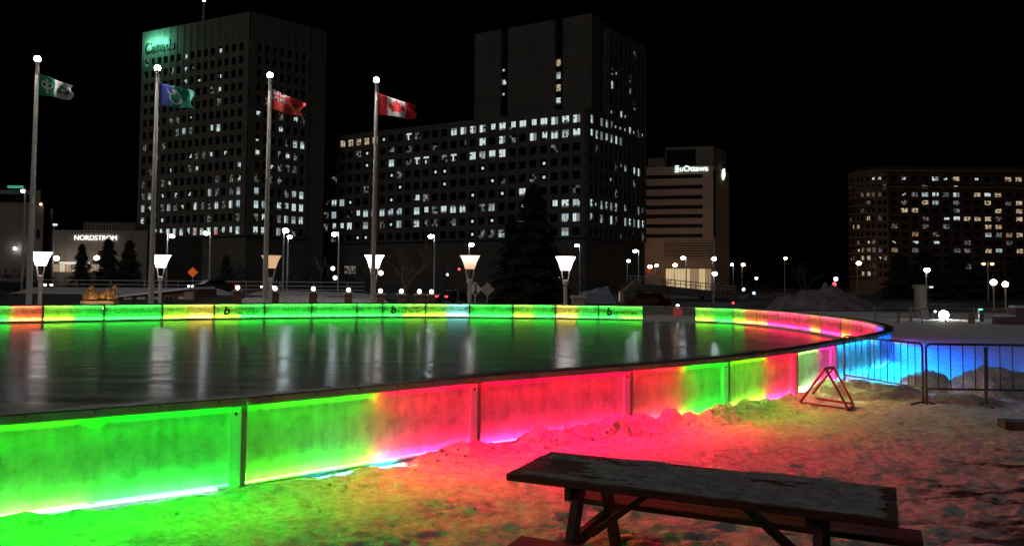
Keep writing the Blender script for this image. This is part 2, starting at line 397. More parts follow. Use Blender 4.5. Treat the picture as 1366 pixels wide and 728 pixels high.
def ground_h(x, y, full=False):
    sd = rink_sd(x, y)
    near = np.exp(-(np.maximum(0, np.hypot(x - 1, y - 9) - 14) / 10) ** 2)
    h = near * (.10 * (fbm(x * .5, y * .5, 3) - .5) + .10 * (fbm(x * 2.2, y * 3.2, 5, .62) - .5) + .11 * np.minimum(0, fbm(x * 4.2 + 7, y * 5.2, 4, .62) - .44))
    # shovelled berm along the boards, lumpy
    lump = fbm(x * 2.6 + 5, y * 2.6, 5, .62); amt = (.5 - .35 * np.exp(-((x + 1.7) / .7) ** 2)) + .65 * sstep(-2.2, .6, x) * (1 - sstep(9, 11, x)) 
    h = h + np.exp(-((sd - .30) / .28) ** 2) * amt * (.075 + .42 * np.maximum(lump - .38, 0)) * (sd > 0) * near
    # raised plaza on the right beyond the barriers, with a bank facing the rink
    pl = sstep(17.0, 25.2, y + .18 * (x - 12)) * sstep(9.6, 11.6, x - np.maximum(0, y - 24) * .25 + 0 * y)
    pl = pl * np.where(sd > 0, 1, 0)
    h = h + pl * (.36 + .05 * (fbm(x * .8, y * .8, 3) - .5)) + .16 * (fbm(x * .9, y * 1.4, 4) - .5) * sstep(14.5, 17, y) * (1 - sstep(24, 26, y)) * sstep(7, 9, x)
    # road embankment on the far left
    h = h + .9 * sstep(60, 72, y + .12 * (x + 40)) * sstep(-6, -16, x)
    h = np.where(sd < .12, -.15, h)
    return (h, sd) if full else h
def axis(lo, hi, fine, far, g=1.16):
    c = list(np.arange(lo, hi, fine)); s = fine
    up = hi
    while up < far: c.append(up); s *= g; up += s
    c.append(far); s = fine; dn = lo
    pre = []
    while dn > -far: s *= g; dn -= s; pre.append(max(dn, -far))
    return np.array(pre[::-1] + c)
xs = axis(-5.2, 9.4, .034, 1500, 1.10); ys0 = axis(2.8, 14.2, .030, 1500, 1.07)
ys = ys0[ys0 > -60]
X, Y = np.meshgrid(xs, ys); Z, SDg = ground_h(X, Y, True)
def bootprint(x, y, a, ln, wd, dp):
    i0, i1 = np.searchsorted(xs, [x - .3, x + .3]); j0, j1 = np.searchsorted(ys, [y - .3, y + .3])
    if i1 <= i0 or j1 <= j0: return
    dx, dy = X[j0:j1, i0:i1] - x, Y[j0:j1, i0:i1] - y
    u = dx * math.cos(a) + dy * math.sin(a); v = -dx * math.sin(a) + dy * math.cos(a)
    w = wd * (1 - .28 * np.exp(-((u + .02) / .045) ** 2))
    r = np.sqrt((u / ln) ** 2 + (v / w) ** 2)
    dent = -dp * (1 - sstep(.75, 1.08, r)) + dp * .45 * np.exp(-((r - 1.22) / .16) ** 2)
    Z[j0:j1, i0:i1] += np.where(SDg[j0:j1, i0:i1] > .75, dent, 0)
for _k in range(520):
    _x, _y = random.uniform(-4.5, 9), random.uniform(3, 15)
    if random.random() < .6:     # a walking line of prints
        _a = random.choice((.72, .6, -.4, 2.3)) + random.uniform(-.5, .5)
        for _s in range(4):
            bootprint(_x + math.cos(_a) * .62 * _s - math.sin(_a) * .11 * (-1) ** _s, _y + math.sin(_a) * .62 * _s + math.cos(_a) * .11 * (-1) ** _s, _a + random.uniform(-.2, .2), .145, .055, random.uniform(.006, .015))
    else: bootprint(_x, _y, random.uniform(0, 6.28), .145, .056, random.uniform(.006, .016))
nx, ny = len(xs), len(ys)
me = bpy.data.meshes.new('snow_ground')
co = np.stack([X, Y, Z], -1).reshape(-1, 3)
idx = np.arange(nx * ny).reshape(ny, nx)
q = np.stack([idx[:-1, :-1], idx[:-1, 1:], idx[1:, 1:], idx[1:, :-1]], -1).reshape(-1, 4)
me.vertices.add(len(co)); me.vertices.foreach_set('co', co.ravel())
me.loops.add(q.size); me.loops.foreach_set('vertex_index', q.ravel().astype(np.int32))
me.polygons.add(len(q)); me.polygons.foreach_set('loop_start', np.arange(0, q.size, 4, dtype=np.int32)); me.polygons.foreach_set('loop_total', np.full(len(q), 4, np.int32))
me.materials.append(snow_g); me.materials.append(far_ground)
cyy = (Y[:-1, :-1] + Y[1:, 1:]).reshape(-1) / 2; cxx = (X[:-1, :-1] + X[1:, 1:]).reshape(-1) / 2
me.polygons.foreach_set('material_index', ((cyy > 56) | (np.abs(cxx) > 60)).astype(np.int32)); me.polygons.foreach_set('use_smooth', np.ones(len(q), bool))
me.update(); me.validate()
og = bpy.data.objects.new('snow_ground', me); COL.objects.link(og); tag(og, kind='structure')
def gz(x, y): return float(ground_h(np.array([x]), np.array([y]))[0])

# ice sheet
mb = MB(); mb.v = [(p[0], p[1], .03) for p in LOOP]; mb.f = [tuple(range(len(LOOP)))]; mb.m = [0]
tag(mb.build('ice', ice_m), kind='structure')

# ------------------------------------------------------------------ rink boards
LC = dict(RS=(1, .0002, .10), W=(.55, 1, .8), CY=(.04, .9, 1), GY=(.07, 1, .012), G=(.004, 1, .022), YG=(.26, 1, .008), Y=(.95, .80, .05), R=(1, .0004, .075), PR=(1, .02, .05), M=(1, .03, .42), L=(.50, .22, 1), C=(.005, .55, 1), B=(0, .20, 1),
          O=(1, .13, .02), PG=(.5, .95, .30), PC=(.22, .95, .75))
LEDM = {}
def led(c, s, kind):
    if kind == 's': c = {'GY': 'G', 'R': 'RS', 'PR': 'RS'}.get(c, c)
    k = (c, s, kind)
    if k not in LEDM: LEDM[k] = emit('led_%s_%d' % (c.lower(), len(LEDM)), tuple((v ** 1.35 if kind == 's' else v ** 1.7 if kind == 't' else v) + (.011 if kind == 'b' else .075 if kind == 'f' else 0) for v in LC[c]), s, (.02, .02, .02))
    return LEDM[k]
GRP = 'lit board sections around the ice rink'
# per board from post i to i+1 : (left half, right half as seen from outside), label
NEARL = {
 0: ('GY', 'G', 'green rink board section at the near left, beyond the first green one'),
 1: ('GY', 'G', 'big scuffed rink board at the left edge, glowing all green above green snow'),
 2: ('GY', 'R', 'scuffed rink board half green and half red, above the cyan-white glowing snow'),
 3: ('R', 'R', 'rink board glowing entirely crimson red above the lumpy pink snow berm'),
 4: ('PR', 'G', 'rink board with pinkish red left half and deep green right half'),
 5: ('YG', 'R', 'narrow rink board with lime green left half and red right half'),
 6: ('PG', 'M', 'pale green and magenta rink board behind the red triangular stand'),
 7: ('C', 'C', 'cyan rink board directly behind the left end of the metal barrier'),
 8: ('C', 'B', 'blue rink board at the curved tip, behind the barrier bars'),
 9: ('B', 'B', 'blue rink board just behind the pointed tip of the rink rail'),
 10: ('B', 'L', 'lilac rink board on the inner side of the curved tip'),
 11: ('R', 'R', 'red rink board next to the lilac one at the curved end'),
 12: ('R', 'O', 'red and orange rink board, second from the lilac one'),
 13: ('R', 'R', 'red rink board in the curved end, third from the lilac one'),
 14: ('O', 'R', 'orange blotched rink board in the curved end, fourth from the lilac one'),
 15: ('R', 'R', 'bright red rink board in the curve before the orange-green ones'),
 16: ('R', 'O', 'orange-red rink board in the curve, next to the olive one'),
 17: ('O', 'YG', 'olive green and orange rink board, second right of the unlit clear board'),
 18: ('G', 'YG', 'bright green rink board just right of the unlit clear board'),
 19: (None, None, 'unlit clear rink board with a red lantern showing through it'),
 20: ('GY', 'G', 'green rink board with dark emblem, left of the unlit clear board'),
 21: ('G', 'Y', 'far rink board, half yellow half green, right of the lamp before the large dark spruce'),
 22: ('G', 'YG', 'far rink board, half lime half green, just left of the lamp before the dark spruce'),
 23: ('G', 'G', 'plain green far rink board under the two diamond signs'),
 24: ('PC', 'YG', 'far rink board turning from lime to pale cyan, left of the diamond signs'),
 25: ('YG', 'G', 'far rink board with dark emblem, green turning lime, below the bare tree trunk'),
 26: ('G', 'G', 'narrow green far rink board just right of the red and white maple leaf flagpole'),
 27: ('G', 'G', 'green far rink board behind the foot of the maple leaf flagpole'),
 28: ('G', 'G', 'green far rink board between the red ensign flagpole and the maple leaf flagpole'),
 29: ('G', 'YG', 'green far rink board with dark emblem, beside the red ensign flagpole'),
 30: ('Y', 'YG', 'far rink board, half lime half golden yellow, left of the emblem board'),
 31: ('G', 'G', 'green far rink board behind the foot of the blue and green flagpole'),
 32: ('G', 'YG', 'lime green far rink board right of the orange-red one'),
 33: ('O', 'G', 'far rink board with an orange-red half, at the left edge'),
}
HB = .93
SPILL = {0: (.45, .5), 1: (.85, .75), 2: (.24, 1.45), 3: (2.0, 2.1), 4: (1.7, .18), 5: (.28, .65), 6: (.5, .35), 7: (1.8, 1.9), 8: (2.3, 2.4), 9: (2.5, 2.5), 10: (1.2, .6)}
FOOT = {1: (-.9, .8, 'W', 6), 2: (-.65, .2, 'CY', 42), 4: (.35, .98, 'CY', 16), 5: (-1.0, -.35, 'W', 12), 6: (-.6, .2, 'W', 10)}
NB = len(POSTS) - 1
for i in range(NB):
    P, Q = Vector((*POSTS[i], 0)), Vector((*POSTS[i + 1], 0))
    mid = (P + Q) / 2; d = Q - P; L = d.length; rz = math.atan2(d.y, d.x)
    c1, c2, lab = NEARL[i]
    root = empty('rink_board', mid, rz, lab, 'rink board', GRP)
    near = i <= 10
    hL = L / 2
    # panels
    pm = panel_near if near else panel_far
    if c1 is None: pm = panel_clear
    b = MB(); b.box((-.055 if i < 9 else 0, -.07, .455), (L - (.16 if i < 9 else .04), .008, .79)); b.build('outer_panel', panel_back if (i > 11 and c1) else pm, root)
    b = MB(); b.box((0, .07, .49), (L - .04, .008, .72)); b.build('inner_panel', pm if near else (panel_clear if c1 is None else panel_far), root)
    b = MB(); b.box((0, .078, .07), (L - .02, .016, .14)); b.build('kick_plate', white_kick, root)
    # rail with fascias and cap
    b = MB(); yo = -.128 if near else -.089
    b.box((0, (yo + .087) / 2, .893), (L + .01, .087 - yo, .034)); b.box((0, yo + .006, .857), (L - .004, .012, .038)); b.box((0, .083, .857), (L - .004, .012, .038))
    if near: b.box((0, yo + .0137, .856), (L - .006, .003, .032), mi=3)  # added black strip, stops the spill light bouncing onto the panel
    b.box((0, (yo + .093) / 2, .916), (L + .012, .1 - yo, .012), mi=1)
    k = max(3, int(L / .45))
    if i < 9:
        for j in range(k): b.box((-hL + (j + .5) * L / k, yo - .003, .893), (.016, .006, .016), mi=2)
    b.build('top_rail', [rail_alu, rail_cap, bolt_m, light_block_m], root)
    hb_ = .05 if near else .15
    b = MB(); b.box((0, 0, hb_ / 2), (L - .05, .12, hb_)); b.build('base', inner_snow, root)
    # post at Q end: dark channel, with frosted bracket on the outside
    b = MB(); b.box((hL - .012, -.022, .44), (.052, .134, .86)) if near else b.box((hL - .03, .0, .44), (.075, .158, .86)); b.build('post', galv if near else steel, root)
    if i < 7:
        b = MB(); b.box((hL - .052, .03, .45), (.008, .012, .70)); b.build('bracket_fill_strip', led(c2, 16, 'b'), root)  # added glowing strip that brightens the bracket from behind
    if i < 9:
        b = MB(); b.box((hL - .092, -.084, .44), (.105, .008, .79)); br = b.build('bracket', bracket_m, root)
        b = MB(); b.lathe((0, 0, 0), [(.016, -.006), (.016, .006)], 10); b.v = [(v[0] + hL - .092, -.094 - v[2] * .5, v[1] + .76) for v in b.v]; b.build('bolt', bolt_m, br)
    if c1 is None: continue
    s_top, s_bot = (70, 165) if near else (48, 62)
    tilt = R(10) * -1 if near else R(56)
    for hi_, (c, x0, x1) in enumerate(((c1, -hL + .05, -.03), (c2, .03, hL - .035))):
        sw = SPILL.get(i, (0, 0))[hi_]
        if sw:
            b = MB(); b.box(((x0 + x1) / 2, -.088, .866), (x1 - x0, .022, .020))
            b.add([(x0, -.0995, .852), (x1, -.0995, .852), (x1, -.0985, .834), (x0, -.0985, .834)], [(3, 2, 1, 0)], 1)
            vv = [Vector(b.v[j]) for j in b.f[-1]]
            if (vv[1] - vv[0]).cross(vv[2] - vv[0]).y > 0: b.f[-1] = tuple(reversed(b.f[-1]))
            b.box(((x0 + x1) / 2, -.0945, .843), (x1 - x0, .006, .024), mi=2)  # added black backing, blocks light from the lens's rear face
            b.build('added_spill_light', [rail_alu, led(c, round(820 * sw), 's'), light_block_m], root)  # added light hidden behind the lip, spills board colour onto the snow
        b = MB(); b.box(((x0 + x1) / 2, 0, .867), (x1 - x0, .05, .018))
        n_ = Vector((0, math.sin(tilt), -math.cos(tilt))); w_ = Vector((0, math.cos(tilt), math.sin(tilt))) * .02
        cc = Vector((0, 0, .842))
        b.add([(x0, *(cc + w_).yz), (x1, *(cc + w_).yz), (x1, *(cc - w_).yz), (x0, *(cc - w_).yz)], [(0, 1, 2, 3)], 1)
        if b.f[-1]:
            v = [Vector(b.v[j]) for j in b.f[-1]]
            if (v[1] - v[0]).cross(v[2] - v[0]).dot(n_) < 0: b.f[-1] = tuple(reversed(b.f[-1]))
        mt = led(c, s_top * (1.5 if c in ('R', 'PR') else 1), 't' if near else 'f')
        b.build('light_bar', [rail_alu, mt], root)
        if i < 7:
            b = MB(); b.tube([(x0 + .12, -.035, .795), (x1 - .10, -.035, .795)], .016, 8); b.tube([(x0 + .06, -.035, .795), (x0 + .12, -.035, .795)], .019, 8, 1); b.tube([(x1 - .10, -.035, .795), (x1 - .05, -.035, .795)], .019, 8, 1); b.build('light_tube', [led(c, 2.2, 'u'), rail_alu], root)
        b = MB(); b.box(((x0 + x1) / 2, 0, .058 if near else .205), (x1 - x0, .018 if near else .06, .012 if near else .10)); b.build('light_strip', led(c, s_bot * (1.7 if near and c in ('R', 'PR') else 1), 'b'), root)  # far boards: taller glowing strip stands in for a band of lit snow
    if i in FOOT:   # LED tube added at the board's foot, half buried, to glow on the snow
        f0, f1, fc, fs = FOOT[i]; b = MB()
        fy, fz = (-.20, .022) if fc == 'CY' else (-.12, .06); b.tube([(f0 * hL, fy, fz), ((f0 + f1) / 2 * hL, fy - .02, fz + .012), (f1 * hL, fy, fz)], .010, 6); b.build('added_foot_glow', led(fc, fs, 'o'), root)
    if i in (20, 25, 29):
        lg = text_mesh('logo', 'b', .62, logo_ink, root, frame((hL * .50, .078, .50), (-1, 0, 0), (0, 0, 1)), .002, .03, 'CENTER', .15)
        if i == 20:
            text_mesh('lettering', 'SENATORS', .28, logo_ink, root, frame((-hL * .22, .078, .44), (-1, 0, 0), (0, 0, 1)), .002, .008)
        else:
            text_mesh('lettering', 'r\u00eave des', .24, logo_ink, root, frame((-hL * .3, .078, .62), (-1, 0, 0), (0, 0, 1)), .002, .004)
            text_mesh('lettering', 'SENATEURS', .28, logo_ink, root, frame((-hL * .22, .078, .37), (-1, 0, 0), (0, 0, 1)), .002, .006)

# ------------------------------------------------------------------ picnic table
TX = Vector((1.245, 5.353, 0)); tA = math.atan2(-1.0, 2.145)
tbl = empty('picnic_table', TX, tA, 'dark red wooden picnic table crusted with snow, in front of the rink boards', 'picnic table')
TL, TW = 2.43, .82
b = MB(); pw = (TW - .04) / 5
for k in range(5): b.box((random.uniform(-.008, .008), -TW / 2 + pw / 2 + k * (pw + .01), .727), (TL, pw, .045))
tt = b.build('tabletop', wood_frost, tbl)
for s in (-1, 1):
    b = MB()
    for k in range(2): b.box((.17, s * .67 + (k - .5) * .148, .365), (2.42, .14, .042))
    b.build('bench_seat', wood, tbl)
    fx = s * .76
    for t in (-1, 1):
        b = MB(); b.bar((fx + .03, t * .24, .70), (fx + .03, t * .62, -.05), .115, .05, (1, 0, 0)); b.v = [v for v in b.v]; b.build('leg', wood, tbl)
    b = MB(); b.box((fx - .016, 0, .655), (.042, .74, .095)); b.build('top_support', wood, tbl)
    b = MB(); b.box((fx - .018, 0, .294), (.042, 1.58, .095)); b.build('seat_support', wood, tbl)
    b = MB(); b.bar((fx - s * .04, 0, .30), (fx - s * .52, 0, .69), .09, .042); b.build('brace', wood, tbl)
# snow lying on the table
gx = np.linspace(-TL / 2 + .01, TL / 2 - .01, 150); gy = np.linspace(-TW / 2 + .01, TW / 2 - .01, 56)
GX, GY = np.meshgrid(gx, gy)
edge = np.minimum(np.minimum((TL / 2 - np.abs(GX)) / .10, (TW / 2 - np.abs(GY)) / .06), 1)
hh = (fbm(GX * 2.0 + 3, GY * 9 + 8, 6, .66) - .43) * .13 * np.clip(edge, 0, 1) + .010 * (np.exp(-(GX / .8) ** 2 - ((GY + .08) / .3) ** 2)) - .016 * sstep(.45, .95, -GX) - .03 * (1 - edge)
hh += .006 * (fbm(GX * 22, GY * 22, 3, .6) - .5)
hh = np.where((GX > .98) & (GX < 1.08) & (np.abs(GY + .02) < .10), .012, hh)
hh = np.clip(hh, -.02, .028)
b = MB(); ii = np.arange(GX.size).reshape(GX.shape)
ca, sa = math.cos(tA), math.sin(tA)
b.v = [(TX.x + ca * x - sa * y, TX.y + sa * x + ca * y, .7495 + z) for x, y, z in zip(GX.ravel(), GY.ravel(), hh.ravel())]
for j in range(GX.shape[0] - 1):
    for k in range(GX.shape[1] - 1):
        if max(hh[j, k], hh[j, k + 1], hh[j + 1, k], hh[j + 1, k + 1]) > 0: b.f.append((ii[j, k], ii[j, k + 1], ii[j + 1, k + 1], ii[j + 1, k])); b.m.append(0)
o = b.build('snow_crust', snow_p, None, True); tag(o, 'patchy crust of old snow lying on the picnic table top', 'snow')

# ------------------------------------------------------------------ red triangular stand
pts = {}
f1 = [onz(1067, 538, .02), onz(1131, 546, .02)]; f2 = [onz(1080, 531, .02), onz(1138, 539.5, .02)]
ctr = (f1[0] + f1[1] + f2[0] + f2[1]) / 4; ctr.z = gz(ctr.x, ctr.y) + .015
st = empty('triangle_stand', ctr, 0, 'red painted triangular steel frame stand on the snow before the magenta board', 'stand')
def loc(v): return Vector(v) - ctr
apx = []
for fr, ax in ((f1, 1101), (f2, 1112)):
    base_y = (fr[0].y + fr[1].y) / 2
    a = at(ax, 491 if ax < 1105 else 489.5, base_y); apx.append(a)
    b = MB()
    A, B_, C_ = loc((fr[0].x, fr[0].y, ctr.z + .05)), loc((fr[1].x, fr[1].y, ctr.z + .05)), loc(a)
    b.bar(A, C_, .03, .04, (0, 1, 0)); b.bar(B_, C_, .03, .042, (0, 1, 0)); b.bar(A, B_, .032, .038)
    b.build('triangle_frame', redpaint, st)
for u, v in ((f1[0], f2[0]), (f1[1], f2[1])):
    b = MB(); b.bar(loc((u.x, u.y, ctr.z + .025)), loc((v.x, v.y, ctr.z + .025)), .05, .03); b.build('foot_bar', black_m, st)
b = MB(); b.bar(loc(apx[0]), loc(apx[1]), .04, .04); b.build('top_bar', redpaint, st)

# ------------------------------------------------------------------ crowd barriers
def barrier(A, B, label, midleg=None, nb=10):
    A, B = Vector((*A, 0)), Vector((*B, 0)); d = B - A; L = d.length; A.z = 0
    root = empty('crowd_barrier', A, math.atan2(d.y, d.x), label, 'barrier', 'steel crowd barriers along the snow piles')
    b = MB(); r = .08
    pts = [(0, 0, .0), (0, 0, 1.08 - r)] + [(r - r * math.cos(a), 0, 1.08 - r + r * math.sin(a)) for a in (.5, 1.05, 1.57)] + \
          [(L - r + r * math.sin(a), 0, 1.08 - r + r * math.cos(a)) for a in (0, .5, 1.05)] + [(L, 0, 1.08 - r), (L, 0, 0)]
    b.tube(pts, .021, 8); b.build('frame', barrier_m, root)
    b = MB(); b.tube([(.02, 0, .30), (L - .02, 0, .30)], .017, 8); b.build('lower_rail', barrier_m, root)
    for k in range(nb):
        x = (k + 1) * L / (nb + 1); b = MB(); b.tube([(x, 0, .305), (x, 0, 1.065)], .0085, 6); b.build('bar', barrier_m, root)
    for x in ([.0, L] if midleg is None else [midleg]):
        b = MB(); b.tube([(x, -.25, .02), (x, -.05, .06), (x, .05, .06), (x, .25, .02)], .016, 6)
        if midleg: b.tube([(x, 0, .04), (x, 0, 1.04)], .026, 8)
        b.build('foot', barrier_m, root)
    return root
barrier((6.74, 16.0), (7.24, 13.92), 'steel crowd barrier at the left, running back to the cyan rink board', None, 11)
barrier((7.27, 13.86), (9.55, 13.7), 'steel crowd barrier at the right edge, standing before the snow piles', 1.0, 10)

# dark timber at the right edge
c = onz(1356, 572, 0); g = gz(c.x, c.y)
tm = MB(); tm.box((c.x + .25, c.y + .1, g + .06), (.75, .32, .14), (Vector((.97, -.24, 0)), Vector((.24, .97, 0)), Vector((0, 0, 1))))
tag(tm.build('timber_block', bark), 'dark timber block half sunk in the snow at the right edge', 'timber')
sm = MB(); sm.box((c.x + .25, c.y + .1, g + .135), (.6, .2, .02), (Vector((.97, -.24, 0)), Vector((.24, .97, 0)), Vector((0, 0, 1))))

# snow piles
def pile(cx, cy, rx, ry, h, label, seed, rot=0, n=44):
    g = gz(cx, cy)
    u = np.linspace(-1.15, 1.15, n); U, V = np.meshgrid(u, u)
    rr = np.hypot(U, V) + .35 * (fbm(U * 1.6 + seed, V * 1.6 + seed, 4) - .5)
    z = h * np.clip(1 - rr ** 2, 0, 1) ** .8 * (.25 + 1.5 * fbm(U * 2.6 + seed * 3, V * 2.6, 5, .65)) * .85 + .22 * h * (fbm(U * 8, V * 8 + seed, 4, .65) - .5) - .05
    xx = cx + (U * rx) * math.cos(rot) - (V * ry) * math.sin(rot); yy = cy + (U * rx) * math.sin(rot) + (V * ry) * math.cos(rot)
    gg = ground_h(xx, yy); gg = np.where(gg < -.1, .02, gg); z = z + gg - .01
    b = MB(); b.v = list(zip(xx.ravel().tolist(), yy.ravel().tolist(), z.ravel().tolist())); ii = np.arange(n * n).reshape(n, n)
    for j in range(n - 1):
        for k in range(n - 1): 
            if rr[j, k] < 1.12: b.f.append((int(ii[j, k]), int(ii[j, k + 1]), int(ii[j + 1, k + 1]), int(ii[j + 1, k]))); b.m.append(0)
    o = b.build('snow_pile', snow_d if cy > 40 else snow_p, None, True)
    tag(o, label, 'snow pile', 'snow piles')
p1 = onz(1172, 532, 0); pile(p1.x, p1.y + .3, 1.15, .6, .36, 'lime-lit snow pile beside the red triangular stand', 3)
p2 = onz(1268, 528, 0); pile(p2.x, p2.y + .9, .62, .5, .46, 'peaked snow pile behind the barrier, between its two bar groups', 8)
p3 = onz(1345, 532, 0); pile(p3.x + .2, p3.y + .6, 1.0, .7, .58, 'large snow pile behind the barrier at the right edge', 12)
p4 = onz(1265, 541, 0); pile(p4.x + .3, p4.y + .35, 1.1, .35, .20, 'low tan snow ridge at the foot of the barrier', 15)
p5 = at(1098, 411, 62); pile(p5.x, 62, 4.2, 4, 2.0, 'big dark snow heap beyond the red curved end of the rink', 22, 0, 60)

# crumbs of snow on the near rail
b = MB()
for (px, py) in ((437, 517), (475, 513), (562, 505), (578, 503), (588, 503), (600, 502), (611, 501), (1002, 470)):
    c = onz(px, py - 1, .93); b.ball((c.x, c.y + .05, .93), random.uniform(.012, .024), 8, 0, .7)
tag(b.build('snow_crumbs', snow_p, None, True), 'small crumbs of snow lying on the near rail', 'snow', None, 'stuff')
# loose clods on the trodden snow
b = MB()
for k in range(90):
    px = random.uniform(0, 1366); py = random.uniform(545, 728); c = onz(px, py, 0)
    if float(rink_sd(np.array([c.x]), np.array([c.y]))[0]) < .15 or c.y > 14: continue
    r = random.uniform(.006, .02); z = gz(c.x, c.y)
    v0 = len(b.v); b.ball((c.x, c.y, z + r * .25), r, 6, 0, .7)
    for j in range(v0, len(b.v)): b.v[j] = tuple(b.v[j][q_] + random.uniform(-.25, .25) * r for q_ in range(3))
for k in range(170):
    i = random.choice((2, 3, 3, 3, 4, 5, 6)); t = random.random(); P, Q = POSTS[i], POSTS[i + 1]
    dx, dy = Q[0] - P[0], Q[1] - P[1]; L = math.hypot(dx, dy); o_ = abs(random.gauss(.32, .2)) + .14
    x = P[0] + dx * t + dy / L * o_; y = P[1] + dy * t - dx / L * o_; r = random.uniform(.008, .026); z = gz(x, y)
    v0 = len(b.v); b.ball((x, y, z + r * .2), r, 6, 0, .75)
    for j in range(v0, len(b.v)): b.v[j] = tuple(b.v[j][q_] + random.uniform(-.3, .3) * r for q_ in range(3))
tag(b.build('snow_clods', snow_p, None, True), 'loose clods of snow scattered over the trodden ground', 'snow', None, 'stuff')

# ------------------------------------------------------------------ flagpoles and flags
def in_poly(p, poly):
    c = False; n = len(poly)
    for i in range(n):
        a, b = poly[i], poly[(i + 1) % n]
        if (a[1] > p[1]) != (b[1] > p[1]) and p[0] < (b[0] - a[0]) * (p[1] - a[1]) / (b[1] - a[1]) + a[0]: c = not c
    return c
_half = [(0, -.50), (.035, -.50), (.03, -.26), (.33, -.32), (.29, -.22), (.52, -.02), (.46, .02), (.50, .20), (.36, .17), (.33, .25), (.22, .12), (.26, .40), (.15, .34), (0, .54)]
LEAF = _half + [(-x, y) for x, y in reversed(_half)]
def fl_canada(u, v):
    if u < .25 or u > .75: return 0
    return 0 if in_poly(((u - .5) * 2 * 1.0 * 1.15, (v - .5) * 1.15), LEAF) else 1
def fl_franco(u, v):
    x, y = u, v
    if u < .5:
        px, py = (u - .25) * 2, v - .5
        lily = (abs(px) < .07 and abs(py) < .36) or (.10 < math.hypot(abs(px) - .16, py - .06) < .17 and py > -.12 and abs(px) < .34) or (abs(py + .12) < .035 and abs(px) < .17)
        return 1 if lily else 0
    px, py = (u - .75) * 2, v - .5; r = math.hypot(px, py); a = math.atan2(py, px)
    return 0 if (.10 < r < .10 + .20 * abs(math.cos(1.5 * (a - math.pi / 2))) ** .6) else 1
def fl_ottawa(u, v):
    px, py = (u - .47) * 2, v - .48; r = math.hypot(px, py)
    if .25 < r < .34 and not (px < -.12 and py > .1): return 1
    if py > .12 and -.42 < px < .12 and abs((py - .2) - .45 * math.sin(px * 9) * .25) < .05: return 1
    return 0 if u < .36 + .10 * (v - .5) else 2
def fl_ontario(u, v):
    if u < .5 and v > .5:
        a, c = u / .5 - .5, (v - .5) / .5 - .5
        if abs(a) < .055 or abs(c) < .10: return 0
        if abs(a) < .10 or abs(c) < .17: return 1
        d = min(abs(a - c), abs(a + c))
        if d < .04: return 0
        if d < .11: return 1
        return 2
    px, py = (u - .75) * 2, v - .45
    if abs(px) < .17 * (1 if py > -.02 else max(0, 1 - ((-py - .02) / .24) ** 2)) and -.26 < py < .22:
        return 3 if py > .07 else 4
    return 0
fg = simple('flag_green', (.02, .33, .17), .8, noise=.15, nscale=3); fw = simple('flag_white', (.92, .90, .90), .8, noise=.06, nscale=3)
fr_ = simple('flag_red', (.85, .025, .03), .8, noise=.12, nscale=3); fb = simple('flag_blue', (.03, .06, .45), .8, noise=.1, nscale=3)
fgo = simple('flag_gold', (.35, .22, .04), .8); fdg = simple('flag_deep_green', (.02, .16, .06), .8); fg2 = simple('flag_sea_green', (.02, .40, .25), .8, noise=.12, nscale=3)
fred2 = simple('flag_ensign_red', (.80, .06, .04), .8, noise=.12, nscale=3); fnavy = simple('flag_navy', (.03, .03, .14), .8)
flags = [
 (50, 79, 46.0, 38.5, [(54.7, 98), (55.7, 127), (104, 135), (105, 117)], fl_franco, [fg, fw], 'green and white flag with a white lily, on the leftmost pole', 'tall grey flagpole at the far left with a lamp on top, green and white flag'),
 (210, 91, 47.8, 201.5, [(213.7, 110.4), (215, 140), (267, 149.5), (265, 124)], fl_ottawa, [fb, fw, fg2], 'blue and green flag with a white ring, second from the left', 'tall grey flagpole with a lamp on top, flying the blue and green flag'),
 (360, 100.5, 49.3, 353.5, [(362.5, 118), (363.5, 145), (405, 159), (410, 141)], fl_ontario, [fred2, fw, fnavy, fdg, fgo], 'red ensign flag with a crossed corner and a small shield', 'tall grey flagpole with a lamp on top, flying the red ensign'),
 (502.5, 107, 51.0, 496.8, [(505, 124.5), (506.5, 153), (556, 160.5), (557, 143)], fl_canada, [fr_, fw], 'red and white flag with a maple leaf, rightmost of the flags', 'tall grey flagpole with a lamp on top, flying the maple leaf flag'),
]
